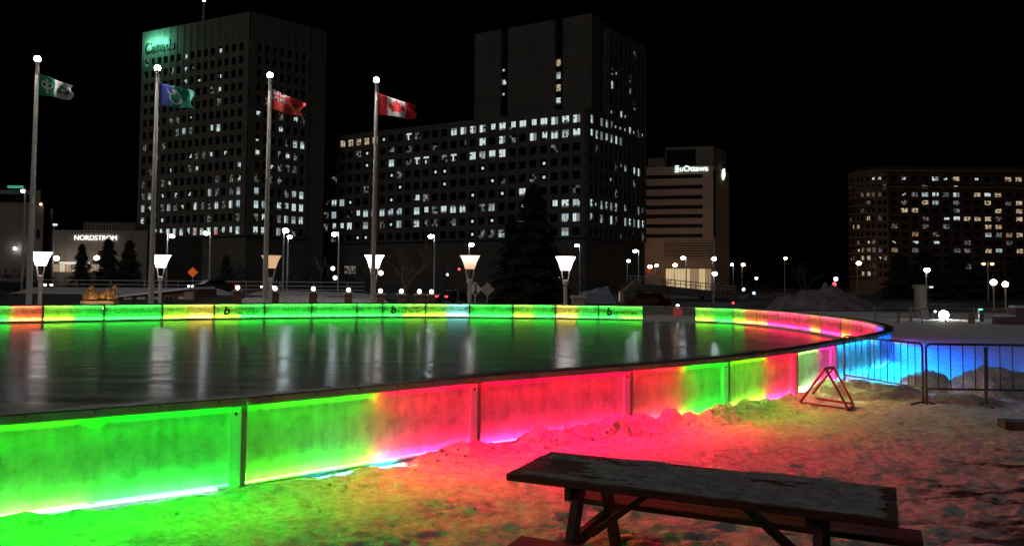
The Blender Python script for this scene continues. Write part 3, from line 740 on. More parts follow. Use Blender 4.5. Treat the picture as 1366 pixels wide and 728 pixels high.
for px, py, D, bx, qd, fn, fm, lab, plab in flags:
    top = at(px, py, D); bs = at(bx, 400, D); X0 = (top.x + bs.x) / 2
    base = Vector((X0, D, gz(X0, D))); hz = top.z
    root = empty('flagpole', base, 0, plab, 'flagpole', 'flagpoles behind the rink')
    b = MB(); b.lathe((0, 0, 0), [(.30, -.05), (.30, .12), (.165, .16), (.16, 1.0), (.135, hz * .5), (.085, hz - .28 - base.z)], 14); b.build('pole', polepaint, root, True)
    b = MB(); b.lathe((0, 0, hz - base.z - .28), [(.10, 0), (.10, .06), (.16, .10), (.16, .14)], 12); b.build('lamp_collar', polepaint, root)
    b = MB(); b.ball((0, 0, hz - base.z), .175, 14); b.build('lamp', bulb_pole, root, True)
    b = MB(); b.tube([(.16, -.04, 1.2), (.15, -.04, hz - base.z - .4)], .012, 5); b.build('halyard', polepaint, root)
    # flag cloth: hoist follows the pole, fly end sags in the wind
    q4 = [at(x, y, D) for x, y in qd]; dx = (X0 + .13) - (q4[0].x + q4[1].x) / 2
    q4 = [v + Vector((dx, 0, 0)) for v in q4]
    nu, nv = 120, 60; b = MB()
    for j in range(nv + 1):
        for k in range(nu + 1):
            u, v = k / nu, j / nv     # v 0 bottom 1 top
            p = (q4[0] * v + q4[1] * (1 - v)) * (1 - u) + (q4[3] * v + q4[2] * (1 - v)) * u
            wv = u * (.22 * math.sin(u * 8.5 - v * 1.6 + px) + .09 * math.sin(u * 17 + v * 3 + px * 2))
            p = p + Vector((.05 * math.sin(v * 7 + u * 6 + px) * u * u * 2, wv - .5 * u, .07 * math.sin(u * 7 + px) * u * (1.2 - v)))
            b.v.append(tuple(p))
    for j in range(nv):
        for k in range(nu):
            a = j * (nu + 1) + k; b.f.append((a, a + 1, a + nu + 2, a + nu + 1)); b.m.append(fn((k + .5) / nu, (j + .5) / nv))
    o = b.build('flag', fm, None, True); tag(o, lab, 'flag', 'flags on the poles')
    sd = o.modifiers.new('cloth_thickness', 'SOLIDIFY'); sd.thickness = .006

# ------------------------------------------------------------------ funnel lamps
fun = [(55, 336.5, 54.0, shade_w, 'white funnel lamp at the left edge, beside the green and white flag pole'), (215, 340.5, 57.5, shade_w, 'white funnel lamp just right of the blue and green flag pole'),
       (362, 341, 55.5, shade_o, 'dim amber funnel lamp partly behind the red ensign flagpole'), (499.5, 340.5, 54.5, shade_w, 'white funnel lamp behind the maple leaf flagpole'),
       (627, 341, 53.5, shade_g, 'warm white funnel lamp left of the two diamond signs'), (754.5, 342.5, 53.0, shade_w, 'white funnel lamp before the large dark spruce, rightmost of the funnel lamps')]
for px, py, D, m, lab in fun:
    t = at(px, py, D); g = gz(t.x, D); root = empty('funnel_lamp', (t.x, D, g), 0, lab, 'lamp', 'funnel lamps along the rink'); h = t.z - g
    sh = .88 if D > 54 else .9
    b = MB(); b.lathe((0, 0, h - sh), [(.32, 0), (.36, .12), (.46, .45), (.60, .75), (.69, sh)], 20); b.build('lamp_shade', m, root, True)
    b = MB(); b.lathe((0, 0, h), [(.70, .002), (.70, .03), (.2, .05)], 20); b.build('cap', lamp_pole, root)
    for s in (-1, 1):
        b = MB(); b.tube([(s * .27, 0, h - sh + .03), (s * .24, 0, h - sh - .35), (s * .13, 0, h - sh - .85)], .042, 6); b.build('fork', lamp_pole, root)
    b = MB(); b.lathe((0, 0, 0), [(.22, 0), (.22, .1), (.13, .14), (.13, h - sh - 1.0), (.2, h - sh - .98), (.2, h - sh - .72), (.1, h - sh - .66)], 12); b.build('pole', lamp_pole, root)

# ------------------------------------------------------------------ brick pillars with lanterns
pil = [(317, 383, 57), (367, 384, 57), (418, 384.5, 57), (465, 386, 57), (507.5, 387.3, 57), (535.5, 387.8, 57), (559.5, 388, 57), (575.5, 388.3, 58.5)]
pl_lab = ['brick pillar with a lit lantern, leftmost of the row, under the street lamp pair', 'brick pillar with a lit lantern right of the red ensign flagpole', 'brick pillar with a lit lantern, midway between two flagpoles',
          'brick pillar with a lit lantern left of the maple leaf flagpole', 'brick pillar with a lit lantern touching the right side of the maple leaf flagpole', 'brick pillar with a lit lantern left of the bare tree trunk',
          'brick pillar with a lit lantern just right of the bare tree trunk', 'brick pillar with a lit lantern, rightmost of the row']
for (px, py, D), lab in zip(pil, pl_lab):
    t = at(px, py, D); g = gz(t.x, D); root = empty('brick_pillar', (t.x, D, g), .2, lab, 'pillar', 'lantern pillars beyond the rink'); h = t.z - g - .30
    b = MB(); b.box((0, 0, h / 2 - .02), (.55, .55, h - .04)); b.build('shaft', brick_pillar, root)
    b = MB(); b.box((0, 0, h + .03), (.74, .74, .10)); b.box((0, 0, h + .10), (.5, .5, .05)); b.build('cap', cap_stone, root)
    b = MB(); b.ball((0, 0, h + .27), .15, 12); b.build('lantern', bulb_soft, root)
t = at(771, 394, 54); g = gz(t.x, 54); root = empty('concrete_plinth', (t.x, 54, g), .1, 'squat pale concrete plinth right of the rightmost funnel lamp', 'plinth'); h = t.z - g
b = MB(); b.box((0, 0, h / 2 - .1), (.75, .75, h - .2)); b.build('shaft', cap_stone, root); b = MB(); b.box((0, 0, h - .09), (.9, .9, .18)); b.build('cap', cap_stone, root)

# ------------------------------------------------------------------ street lamps
def street_lamp(px, py, D, label, mat=None, side=1, size=.3, arm=1.2, double=False, lightcol=None, power=0, polew=.09):
    t = at(px, py, D); root = empty('street_lamp', (t.x - side * arm, D, gz(t.x, D)), 0, label, 'street lamp', 'street lamps beyond the rink'); h = t.z - root.location.z
    b = MB(); b.tube([(0, 0, -.05), (0, 0, h * .5), (0, 0, h + .25)], [polew * 1.3, polew * 1.1, polew * .8], 8); b.build('pole', galv, root)
    for s in ((side, -side) if double else (side,)):
        b = MB(); b.tube([(0, 0, h + .2), (s * arm * .5, 0, h + .32), (s * arm, 0, h + .22)], polew * .5, 6); b.build('arm', galv, root)
        b = MB(); b.lathe((s * arm, 0, h), [(size * .6, .08), (size * .7, .14), (size * .3, .3)], 10, 0, 1.2, .8); hd = b.build('lamp_head', galv, root)
        b = MB(); b.ball((s * arm, 0, h), size * .9, 12, 0, .75); b.build('lens', mat or bulb_w, hd, True)
street_lamp(30.5, 255, 78, 'tall street lamp at the far left in front of the grey mall building', bulb_w, -1, .22, .25)
street_lamp(229.5, 315, 92, 'street lamp just right of the blue and green flagpole', bulb_w, 1, .33, .55)
street_lamp(275, 311, 92, 'street lamp halfway between the second and third flagpoles', bulb_w, -1, .33, .5)
street_lamp(381, 307.5, 90, 'brighter street lamp right of the red ensign flagpole, taller of two', bulb_w, 1, .40, .2)
street_lamp(386.5, 316, 96, 'street lamp just behind the taller one, right of the red ensign flagpole', bulb_w, 1, .32, .2)
street_lamp(446, 312.5, 95, 'street lamp left of the maple leaf flagpole before the office slab', bulb_w, -1, .36, .55)
street_lamp(574.5, 315.5, 98, 'street lamp right of the maple leaf flagpole, above the lantern pillars', bulb_w, -1, .36, .5)
street_lamp(629, 326.5, 98, 'street lamp above the warm white funnel lamp', bulb_w, 1, .34, .3)
street_lamp(769, 327.5, 112, 'street lamp with a bare dark pole, up right of the rightmost funnel lamp', bulb_w, -1, .28, .5)
street_lamp(847, 335, 128, 'street lamp left of the beige building, taller of the pair', bulb_w, -1, .36, .6)
street_lamp(838.5, 348, 150, 'short street lamp left of the taller one by the beige building', bulb_w, 1, .33, .3)
street_lamp(911, 344, 150, 'street lamp in front of the lit lobby of the beige building', bulb_w, -1, .42, .6)
street_lamp(952.5, 345, 160, 'bright street lamp at the right corner of the beige building', bulb_w, 1, .52, .3)
street_lamp(953.5, 365, 95, 'blue-white street lamp with a clear pole right of the overpass', bulb_w, 1, .34, .15)
street_lamp(876, 354, 170, 'small white street lamp left of the lit lobby', bulb_w, 1, .40, .3)
street_lamp(867, 355.5, 262, 'orange street lamp at the left corner of the beige building', bulb_os, 1, .75, .3)
street_lamp(900.5, 353.5, 258, 'orange street lamp before the lit lobby', bulb_os, 1, .75, .3)
street_lamp(976.5, 353, 190, 'white street lamp right of the beige building', bulb_w, -1, .42, .3)
street_lamp(991.5, 353, 190, 'orange street lamp right of the beige building', bulb_o, 1, .52, .3)
street_lamp(1048, 344.5, 210, 'lone orange street lamp before the bare tree, in the dark gap', bulb_o, 1, .48, .3)
street_lamp(1145.5, 351, 262, 'orange street lamp at the rounded corner of the brick apartment block', bulb_os, 1, .85, .5)
street_lamp(1236.5, 360, 88, 'blue-white street lamp above the round concrete pillar', bulb_w, 1, .36, .1)
street_lamp(1323.5, 352, 110, 'triple-headed orange street lamp before the apartment block', bulb_dimo, 1, .28, .6, True)
for px, py, D, lab in ((1325.3, 376.5, 62, 'warm globe lamp on a post, left of two at the right edge'), (1341, 379, 66, 'warm globe lamp on a post, right of two at the right edge')):
    t = at(px, py, D); root = empty('globe_lamp', (t.x, D, gz(t.x, D)), 0, lab, 'lamp', 'globe lamps at the right'); h = t.z - root.location.z
    b = MB(); b.lathe((0, 0, 0), [(.12, -.05), (.12, .1), (.065, .15), (.06, h - .26), (.12, h - .22)], 10); b.build('pole', lamp_pole, root)
    b = MB(); b.ball((0, 0, h), .24, 14); b.build('globe', globe_w, root, True)
t = at(1240, 383.5, 47); root = empty('box_lamp', (t.x, 47, gz(t.x, 47)), 0, 'slim post with a flat white lamp head beside the round concrete pillar', 'lamp'); h = t.z - root.location.z
b = MB(); b.tube([(0, 0, 0), (0, 0, h)], .035, 6); b.build('pole', black_m, root); b = MB(); b.box((0, 0, h + .03), (.34, .2, .11)); b.build('lamp', emit('box_lamp_lit', (.95, 1, .95), .8), root)
# floodlight
t = at(1259, 420, 43); root = empty('floodlight', (t.x, 43, gz(t.x, 43)), 0, 'dazzling white floodlight standing low on the snow at the right', 'floodlight'); h = t.z - root.location.z
b = MB(); b.box((0, .12, h), (.52, .18, .40)); b.build('housing', black_m, root)
b = MB(); b.ball((0, .0, h), .24, 14); b.build('lens', flood_w, root, True); b = MB(); b.tube([(-.3, .12, 0), (0, .12, h - .1), (.3, .12, 0)], .02, 6); b.build('stand', black_m, root)
t = at(1247.5, 415.5, 45); root = empty('small_lamp', (t.x, 45, gz(t.x, 45)), 0, 'small blue-white lamp left of the dazzling floodlight', 'lamp')
b = MB(); b.tube([(0, 0, 0), (0, 0, t.z - root.location.z)], .02, 6); b.build('pole', black_m, root); b = MB(); b.ball((0, 0, t.z - root.location.z), .07, 10); b.build('bulb', blue_l, root)

# ------------------------------------------------------------------ facades
def facade(A, B, zc, rowh, ncol, m0, m1, wall, dark, parent, lits, winw=.66, winh=.62, proud=.35, style='office', pier=True, used=None, zlo=None, zhi=None, extra=.13):
    """A,B base points left to right as seen from the street. zc row centre heights. Adds spandrels and piers to wall, dark panes to dark, returns lit window objects"""
    A = Vector((A[0], A[1], 0)); B = Vector((B[0], B[1], 0)); d = B - A; L = d.length; d.normalize(); n = Vector((d.y, -d.x, 0)); up = Vector((0, 0, 1))
    cw = (L - m0 - m1) / ncol; W = cw * winw; Hh = rowh * winh
    zs = sorted(zc); edges = []
    lo = zs[0] - rowh / 2 if zlo is None else zlo; hi = zs[-1] + rowh / 2 if zhi is None else zhi
    prev = lo
    for z in zs + [None]:
        z1 = z - Hh / 2 if z is not None else hi
        if z1 - prev > .02: wall.box(A + d * (L / 2) + n * (proud * .42) + up * ((z1 + prev) / 2), (L, proud * .84, z1 - prev), (d, n, up))
        if z is not None: prev = z + Hh / 2
    xs_ = [m0 + (k) * cw for k in range(ncol + 1)]
    for k in range(ncol + 1):
        w = cw - W; a = xs_[k] - w / 2; e = xs_[k] + w / 2
        if k == 0: a = 0
        if k == ncol: e = L
        wall.box(A + d * ((a + e) / 2) + n * (proud / 2) + up * ((lo + hi) / 2), (e - a, proud, hi - lo), (d, n, up))
    cells = {}
    for r, z in enumerate(zs):
        for k in range(ncol):
            c = A + d * (m0 + (k + .5) * cw) + n * .03 + up * z
            cells[(r, k)] = c
    pc = {k: proj(c) for k, c in cells.items()}
    lit = {}
    for px, py, ty in lits:
        best = min(pc, key=lambda k: ((pc[k][0] - px)) ** 2 + ((pc[k][1] - py) * 1.3) ** 2)
        bx, by = pc[best]
        if abs(bx - px) > 9 or abs(by - py) > 11: continue
        if best not in lit or lit[best] in 'ds': lit[best] = ty
    objs = []
    rd = random.Random(len(cells))
    for key in cells:
        if key not in lit and rd.random() < extra: lit[key] = rd.choice('ddds')
    for key, c in cells.items():
        if key not in lit:
            dark.box(c, (W, .04, Hh), (d, n, up)); continue
        objs.append((c, W, Hh, d, n, lit[key]))
    return objs
WM = [glass_dark, win_w, win_c, win_m, win_d, win_y, win_o, win_r, win_od]
def lit_window(c, W, Hh, d, n, ty, parent, off):
    b = MB(); up = Vector((0, 0, 1)); nx_, nz_ = 4, 4; sty = random.randrange(6)
    c = Vector(c)
    for i in range(nx_):
        for j in range(nz_):
            r = random.random(); mi = 0
            if ty in 'FM':
                hi_, lo_ = (1, 2) if ty == 'F' else (2, 3)
                if sty == 0: mi = hi_
                elif sty == 1: mi = lo_ if j >= 2 else hi_
                elif sty == 2: mi = hi_ if i < 2 else 3
                elif sty == 3: mi = hi_ if i > 0 and j > 0 else 0
                elif sty == 4: mi = hi_ if j >= 1 else 4
                else: mi = (lo_ if i % 2 else hi_) if j != 3 else 3
                if r < .09: mi = 0 if r < .04 else 3
            elif ty == 'd': mi = 4 if r < .6 else 3 if r < .8 else 0
            elif ty == 'S': mi = (1 if j in (1, 2) and i in (1, 2, 3) and r < .85 else 4 if r < .3 else 0)
            elif ty == 's': mi = (1 if j in (1, 2) and i in (1, 2) and r < .7 else 0)
            elif ty == 'T': mi = 1 if (j == 3 or i == 1) and r < .9 else 4 if r < .4 else 0
            elif ty == 'W': mi = 5 if r < .6 else 6 if r < .9 else 0
            elif ty == 'w': mi = 6 if r < .5 else 8
            elif ty == 'R': mi = 7 if r < .7 and j < 3 else 2
            elif ty == 'o': mi = 8
            o = len(b.v)
            x0, x1, z0, z1 = [-.5 + i / nx_, -.5 + (i + 1) / nx_, -.5 + j / nz_, -.5 + (j + 1) / nz_]
            b.v += [tuple(c + d * (x * W) + up * (z * Hh) + n * .03) for x, z in ((x0, z0), (x1, z0), (x1, z1), (x0, z1))]
            b.f.append((o, o + 1, o + 2, o + 3)); b.m.append(mi)
    # mullion
    b.box(c + n * .045, (W * .05, .03, Hh), (d, n, up), 9)
    ob = b.build('window', WM + [concrete_b], parent)
    return ob
def finish_windows(root, objs, dark, cap=100):
    objs.sort(key=lambda t: 'FWTMRSsdwo'.index(t[5]))
    for k, (c, W, Hh, d, n, ty) in enumerate(objs):
        if k < cap: lit_window(c, W, Hh, d, n, ty, root, 0)
        else:
            if k == cap: extra = MB()
            up = Vector((0, 0, 1)); o = len(extra.v); c = Vector(c)
            for i in range(3):
                for j in range(3):
                    mi = random.choice((4, 4, 3, 0, 0)) if ty == 'd' else 1 if (i == 1 and j == 1) else 0
                    o = len(extra.v); x0, x1, z0, z1 = -.5 + i / 3, -.5 + (i + 1) / 3, -.5 + j / 3, -.5 + (j + 1) / 3
                    extra.v += [tuple(c + d * (x * W) + up * (z * Hh) + n * .03) for x, z in ((x0, z0), (x1, z0), (x1, z1), (x0, z1))]; extra.f.append((o, o + 1, o + 2, o + 3)); extra.m.append(mi)
    if len(objs) > cap:
        e = extra.build('dim_windows', WM, root); tag(e, kind='stuff')
    if dark.f:
        e = dark.build('dark_windows', glass_dark, root); tag(e, kind='stuff')
def ground_xy(px, D): v = at(px, 350, D); return (v.x, D)
def offs(pts, o): return [(p[0] - o[0], p[1] - o[1]) for p in pts]

# ---- left office tower
LT = [(297,68,'S'),(246,78.6,'S'),(245,94.5,'S'),(245,110,'S'),(296,101,'S'),(293,120,'S'),(282,170,'F'),(293,169,'F'),(235,175,'d'),(244,176,'M'),(251,175,'d'),(217,195.5,'d'),(251.6,209.6,'s'),(282.5,206,'S'),(271,206,'d'),(303.5,204.6,'s'),
 (323,218.7,'S'),(262.7,222.4,'S'),(253.6,225.6,'d'),(226.4,229,'s'),(224.4,244,'S'),(190.5,245.4,'d'),(215,244,'d'),(312,236.8,'d'),(322.8,236.3,'S'),(187.3,260.7,'d'),(196.5,261.5,'M'),(216,261,'s'),(232.6,261,'S'),(251.6,258.5,'s'),(282.5,256.5,'M'),(291,255,'d'),(311.4,253.6,'d'),(321.6,254,'M'),
 (187.3,278,'M'),(196,277,'F'),(214,277,'d'),(222.7,276.8,'M'),(231.8,276.8,'d'),(241,274.6,'s'),(262,273.4,'F'),(269.7,273.4,'d'),(280.5,272.6,'d'),(290,272.6,'F'),(300,272,'d'),(311,272,'F'),(322,271.4,'M'),(186,294.4,'F'),(194.7,294.4,'d'),(214,293,'S'),(321,290,'d')] + \
 [(x, 310, 'R' if x in (260.8, 290.4) else 'F') for x in (197.2, 212.5, 222.4, 231.8, 241.2, 251, 260.8, 271.4, 280, 290.4, 300.3, 310.2, 320)]
RT = [(339,151,'S'),(352,135,'d'),(392.5,162,'S'),(402,165,'d'),(371.5,177.5,'S'),(337.6,202.6,'S'),(334.4,183.6,'s'),(394,196,'F'),(403,197,'F'),(382,194,'d'),(381.4,211.3,'S'),(390,212.5,'d'),(371.5,211,'d'),(335,236.8,'d'),(359,225,'s'),(371.5,223,'d'),(382.7,224.4,'d'),(390,226.4,'d'),(360.4,240.5,'d'),(367.8,241,'d'),
 (335,254,'M'),(346.3,253.3,'S'),(380,260,'d'),(392.5,262,'M'),(401,263.5,'F'),(335,272,'F'),(346.3,273.4,'M'),(368.6,275,'F'),(380,277.6,'M'),(391.3,278.8,'F'),(402.4,280.5,'F'),(335.2,290.4,'d'),(347.5,291.2,'F'),(369,292.4,'d'),(379.5,293,'F'),(391,295,'M'),(401.2,295.6,'F'),(333.7,308,'F'),(346,309,'F'),(368.6,311,'M'),(391,313,'d')]
D0, DL, DR, DE = 232, 253, 245.5, 250
pL, p0, pR, pE = ground_xy(183, DL), ground_xy(327, D0), ground_xy(406.5, DR), ground_xy(430, DE)
ztop = at(329, 16, D0).z
zr = [at(328, 61 + k * 17.55, D0).z for k in range(15)]; rh = zr[0] - zr[1]
root = empty('office_tower', (p0[0], p0[1], 0), 0, 'tall concrete office tower at the left with a teal-lit sign on its top corner', 'office tower')
def rel(p): return (p[0] - root.location.x, p[1] - root.location.y)
wall = MB(); dark = MB()
back = (pL[0] + (pR[0] - p0[0]), pL[1] + (pR[1] - p0[1]))
A_, B_, C_, E_ = pL, p0, pR, pE
wall.prism([pL, p0, pR, back], -.5, ztop - .1)
zlo = zr[-1] - rh * .42
LT += [(x, 310, 'F') for x in range(196, 324, 4)]
ow = facade(pL, p0, zr, rh, 15, .8, 1.6, wall, dark, root, LT, .60, .56, .5, zlo=zlo, zhi=ztop)
ow += facade(p0, pR, zr, rh, 7, 1.6, .6, wall, dark, root, RT, .60, .56, .5, zlo=zlo, zhi=ztop)
dE = Vector((pE[0] - pR[0], pE[1] - pR[1])); 
zE = at(425, 40, 248).z
wall.prism([(pR[0] + .1, pR[1] - .2), (pE[0], pE[1]), (pE[0] - 4, pE[1] + 12), (pR[0] - 5, pR[1] + 12)], -.5, zE)
w_o = wall.build('wall', concrete); tag(w_o); w_o.parent = root; w_o.matrix_parent_inverse = Matrix.Translation(-root.location)
def fix(o): o.matrix_parent_inverse = Matrix.Translation(-Vector(root.location)); return o
def children_fix():
    for o in list(COL.objects):
        if o.parent == root: o.matrix_parent_inverse = Matrix.Translation(-Vector(root.location))
finish_windows(root, ow, dark)
am = MB(); pm_ = at(271.5, 27, 244); am.tube([(pm_.x, 244, pm_.z), (pm_.x, 244, pm_.z + 4), (pm_.x, 244, pm_.z + 9)], [.45, .35, .25], 8); am.ball((pm_.x, 244, pm_.z + 6.2), .5, 8, 1); am.build('antenna_mast', [galv, bulb_dim], root)
dL = (Vector((p0[0], p0[1], 0)) - Vector((pL[0], pL[1], 0))).normalized(); nL = Vector((dL.y, -dL.x, 0))
def onface(px, py, P, d_, n_, off=0):
    """point on a vertical facade plane seen at a pixel of the photograph"""
    r = ray(px, py); o = Vector((0, 0, H)); P = Vector((P[0], P[1], 0)) + n_ * off
    t = (P - o).dot(n_) / r.dot(n_); return o + r * t
sc = onface(213, 62.5, pL, dL, nL, .56)
sg = text_mesh('sign', 'Canada', 4.6, black_m, root, frame(sc, dL, (0, 0, 1)), .12, .02)
for k in (-1, 0, 1):
    ld = bpy.data.lights.new('sign_light', 'POINT'); ld.energy = 1100; ld.color = (.18, 1, .62); ld.shadow_soft_size = .4
    lo_ = bpy.data.objects.new('sign_light', ld); COL.objects.link(lo_); lo_.location = sc + dL * (k * 3.3 - 1.2) + nL * 1.5 + Vector((0, 0, 1.3 + .9 * (k == 0))); lo_.parent = root
children_fix()

# ---- long office slab with a tall core
WF = [(461,187.5,'W'),(471.4,186.7,'W'),(482.4,185,'W'),(493.4,185,'W'),(505,184,'W'),(514.8,183,'w'),(540,179.8,'T'),(492,201.8,'s'),(540,195,'d'),(649.5,187.5,'F'),(675.2,184.8,'F'),(715.5,181.5,'F'),(731,180,'F'),(744.2,179,'F'),(760.7,177.2,'M'),(772.3,176,'F'),
 (526.3,213.4,'F'),(494,217.7,'S'),(552.4,212.3,'T'),(564,210,'d'),(574.4,210.9,'T'),(591.7,206,'d'),(600.5,208,'T'),(610,205.4,'d'),(625.5,206.8,'F'),(638,206.8,'M'),(650.8,205,'F'),(666,204,'F'),(675.2,204,'M'),(502.4,234,'s'),(526.6,231.5,'S'),(534.8,230.7,'d'),(577.4,228,'S'),(648.8,221.6,'S'),(731.4,216.5,'S'),
 (535.4,247.7,'S'),(493.4,247.7,'d'),(587,245,'S'),(652,243.6,'S'),(661.7,239.2,'S'),(731.4,234.3,'S'),(726.5,239.7,'S'),(435,269,'d'),(444.7,268.3,'F'),(459.3,267.7,'M'),(469.5,269.7,'s'),(553.8,264.2,'F'),(567.5,263,'d'),(633.7,259,'S'),(624.7,259.5,'d'),(690.7,255.3,'F'),(673.4,257,'s'),(703.8,254,'s'),(713,254.5,'s'),(773.5,251.5,'d'),
 (445.3,283.4,'M'),(435,283,'d'),(470.8,283.4,'d'),(480.4,282.8,'F'),(492,282.3,'F'),(503.8,282,'M'),(514.2,282.8,'F'),(524.4,281.5,'M'),(534.8,281,'M'),(553.2,279.3,'F'),(564.8,278.7,'F'),(575.2,278,'d'),(587.6,277.4,'F'),(600,277.4,'F'),(612.3,277.4,'F'),(624,277.4,'M'),(639,275,'d'),(650.8,274.6,'M'),(741.3,270.8,'F'),(756.2,270.8,'F'),(772.2,270,'M'),
 (445.5,298.5,'F'),(460.4,299.3,'F'),(469.5,298.5,'F'),(483.7,297.4,'M'),(492,298.5,'T'),(512,297.4,'d'),(527,296,'s'),(536.8,296.6,'M'),(551.9,296.6,'F'),(563.4,297,'d'),(635.7,293,'S'),(658,294.7,'s'),(760.4,289.4,'M'),(773.5,289,'F'),(478.5,314.5,'S'),(492,313,'S'),(626,310,'s'),(649.4,314.5,'d'),(664,309.6,'M'),(673.4,311,'S'),(758.6,311,'M')] + \
 [(x, y, 'F') for x, y in ((613.5,173.5),(625.6,172.2),(637.8,171.6),(651,170.7),(663.7,168.3),(677.6,166.7),(689.8,165),(705,164),(718.8,161.7),(731,161),(744.2,160),(761.7,157.4),(773.3,156))]
WR = [(785.8,158.4,'F'),(799.7,162.7,'F'),(806.3,165,'F'),(817.8,170,'M'),(824.4,172.6,'M'),(836,175,'F'),(845.9,178,'M'),(855.8,181.5,'M'),(785.8,178,'F'),(791.4,179,'F'),(798,181.5,'F'),(805.3,183,'F'),(812.9,187.5,'F'),(818.8,189,'F'),(826,191.4,'F'),(836,226,'M'),(844,225,'F'),(852.5,227.7,'F'),
 (784,271.8,'F'),(790.8,275.8,'s'),(798.2,273.3,'M'),(805,276,'M'),(810.5,277,'M'),(817,278.8,'M'),(835.3,270.8,'s'),(851.3,276,'M'),(856,277.5,'d'),(784,291,'M'),(799.4,292.3,'M'),(811.3,293.6,'F'),(829,286.7,'M'),(834.5,288,'M'),(840,289,'F'),(845,290,'F'),(853,291.6,'F'),(850,306,'M'),(855.8,307,'F'),(845,321,'d')]
WU = [(814.5,104,'S'),(814.5,120.5,'F'),(826.7,153.5,'F'),(833.7,156.8,'M'),(814.5,151,'S')]
qL, q0, qR = ground_xy(428, 264), ground_xy(781, 215), ground_xy(860, 241)
root = empty('office_slab', (q0[0], q0[1], 0), 0, 'long concrete office slab with a windowless tower core and a row of bright top windows', 'office building')
wall = MB(); dark = MB()
zr = [at(781, 157 + k * 18.9, 215).z for k in range(9)]; rh = zr[0] - zr[1]; zt = at(781, 143, 215).z
bk = (qL[0] + qR[0] - q0[0], qL[1] + qR[1] - q0[1])
wall.prism([qL, q0, qR, bk], -.5, zt - .1); zlo = zr[-1] - rh * .45
WF += [(x, 173.5 - (x - 613.5) * .104, 'F') for x in range(612, 778, 5)]
ow = facade(qL, q0, zr, rh, 28, .6, 1.0, wall, dark, root, WF, .66, .56, .5, zlo=zlo, zhi=zt)
ow += facade(q0, qR, zr, rh, 12, 1.0, .5, wall, dark, root, WR, .62, .60, .5, zlo=zlo, zhi=zt)
wall2 = MB()
dF = (Vector((q0[0] - qL[0], q0[1] - qL[1], 0))).normalized(); nF = Vector((dF.y, -dF.x, 0)); dS = Vector((qR[0] - q0[0], qR[1] - q0[1], 0)).normalized()
# tower core, set a little back on the roof; dark recessed slots
back_off = 3.0
Pb = Vector((q0[0], q0[1], 0)) - nF * back_off
a0 = onface(633, 160, Pb, dF, nF); a1 = onface(789, 150, Pb, dF, nF); ztc = onface(790, 16.5, Pb, dF, nF).z
sl_ = [(667.5, 677.5), (739.5, 750.5)]
xs_b = [633, 667.5, 677.5, 739.5, 750.5, 789]
for k in range(5):
    u = onface(xs_b[k], 120, Pb, dF, nF); v = onface(xs_b[k + 1], 120, Pb, dF, nF)
    if k in (1, 3): u = u - nF * 1.5; v = v - nF * 1.5
    w_ = (v - u).length; c = (u + v) / 2
    th = 11 if k not in (1, 3) else 8
    wall2.box(Vector((c.x, c.y, 0)) - nF * (th / 2) + Vector((0, 0, (ztc + zt) / 2 - .1)), (w_ - (.0 if k not in (1, 3) else -.01), th, ztc - zt - (.2 if k not in (1, 3) else 1.2)), (dF, nF, Vector((0, 0, 1))), 0 if k not in (1, 3) else 1)
# chamfer and right-hand block rising above the slab's side
bl = Vector((q0[0], q0[1], 0)); s0 = onface(810, 150, bl, dS, Vector((dS.y, -dS.x, 0))); nS = Vector((dS.y, -dS.x, 0)); s1 = Vector((qR[0], qR[1], 0))
ztb = onface(845, 55, bl, dS, nS).z
s0 = Vector((s0.x, s0.y, 0))
wall2.box((s0 + s1) / 2 - nS * 6.5 + Vector((0, 0, (ztb + zt) / 2)), ((s1 - s0).length, 12.5, ztb - zt), (dS, nS, Vector((0, 0, 1))))
zru = [zr[0] + rh * k for k in range(1, 7)]
ow += facade((s0.x, s0.y), (s1.x, s1.y), zru, rh, 8, .8, .5, wall, dark, root, WU, .6, .58, .5, zlo=zt + .02, zhi=ztb)
wall.build('wall', concrete_b, root); wall2.build('tower_core', [concrete_b, glass_dark], root)
SW = [(744.5, 84, 'W'), (744.5, 101, 'F'), (744.5, 117.5, 'W'), (744.5, 135, 'F'), (672, 94, 'M'), (672, 111, 'F'), (672, 126, 'M')]
for px, py, ty in SW:
    c = onface(px, py, Pb, dF, nF, -1.38); ow.append((c, 1.6, 1.9, dF, nF, ty))
finish_windows(root, ow, dark); children_fix()

# ---- beige institutional building with a lit rooftop sign
uD = 280; u0, u1, u2 = ground_xy(857, 283), ground_xy(954, 277), ground_xy(973, 290)
root = empty('institute_building', (u0[0], u0[1], 0), 0, 'beige office block with dark window bands and a lit white rooftop sign', 'office building')
dU = Vector((u1[0] - u0[0], u1[1] - u0[1], 0)).normalized(); nU = Vector((dU.y, -dU.x, 0)); LU = math.dist(u0, u1); up = Vector((0, 0, 1))
dV = Vector((u2[0] - u1[0], u2[1] - u1[1], 0)).normalized(); nV = Vector((dV.y, -dV.x, 0))
zU = lambda px, py: onface(px, py, u0, dU, nU).z
xU = lambda px: (onface(px, 300, u0, dU, nU) - Vector((u0[0], u0[1], 0))).dot(dU)
wall = MB(); zt = zU(915, 223.5)
wall.prism([u0, u1, u2, (u0[0] + 12, u0[1] + 30)], -.5, zt)
dk = []
yb = [236, 250, 263.5, 276.5, 288.5, 301.5, 314.5]
x0, x1 = xU(857.5), xU(937.5)
prevz = zt + .3
U0 = Vector((u0[0], u0[1], 0))
zz = [(zU(900, y - 2.6), zU(900, y + 2.6)) for y in yb]
for k, (a, c) in enumerate(zz):
    wall.box(U0 + dU * ((x0 + x1) / 2) + nU * .3 + up * ((prevz + a) / 2), (x1 - x0, .6, prevz - a), (dU, nU, up)); prevz = c
zlv = zU(900, 321.5)
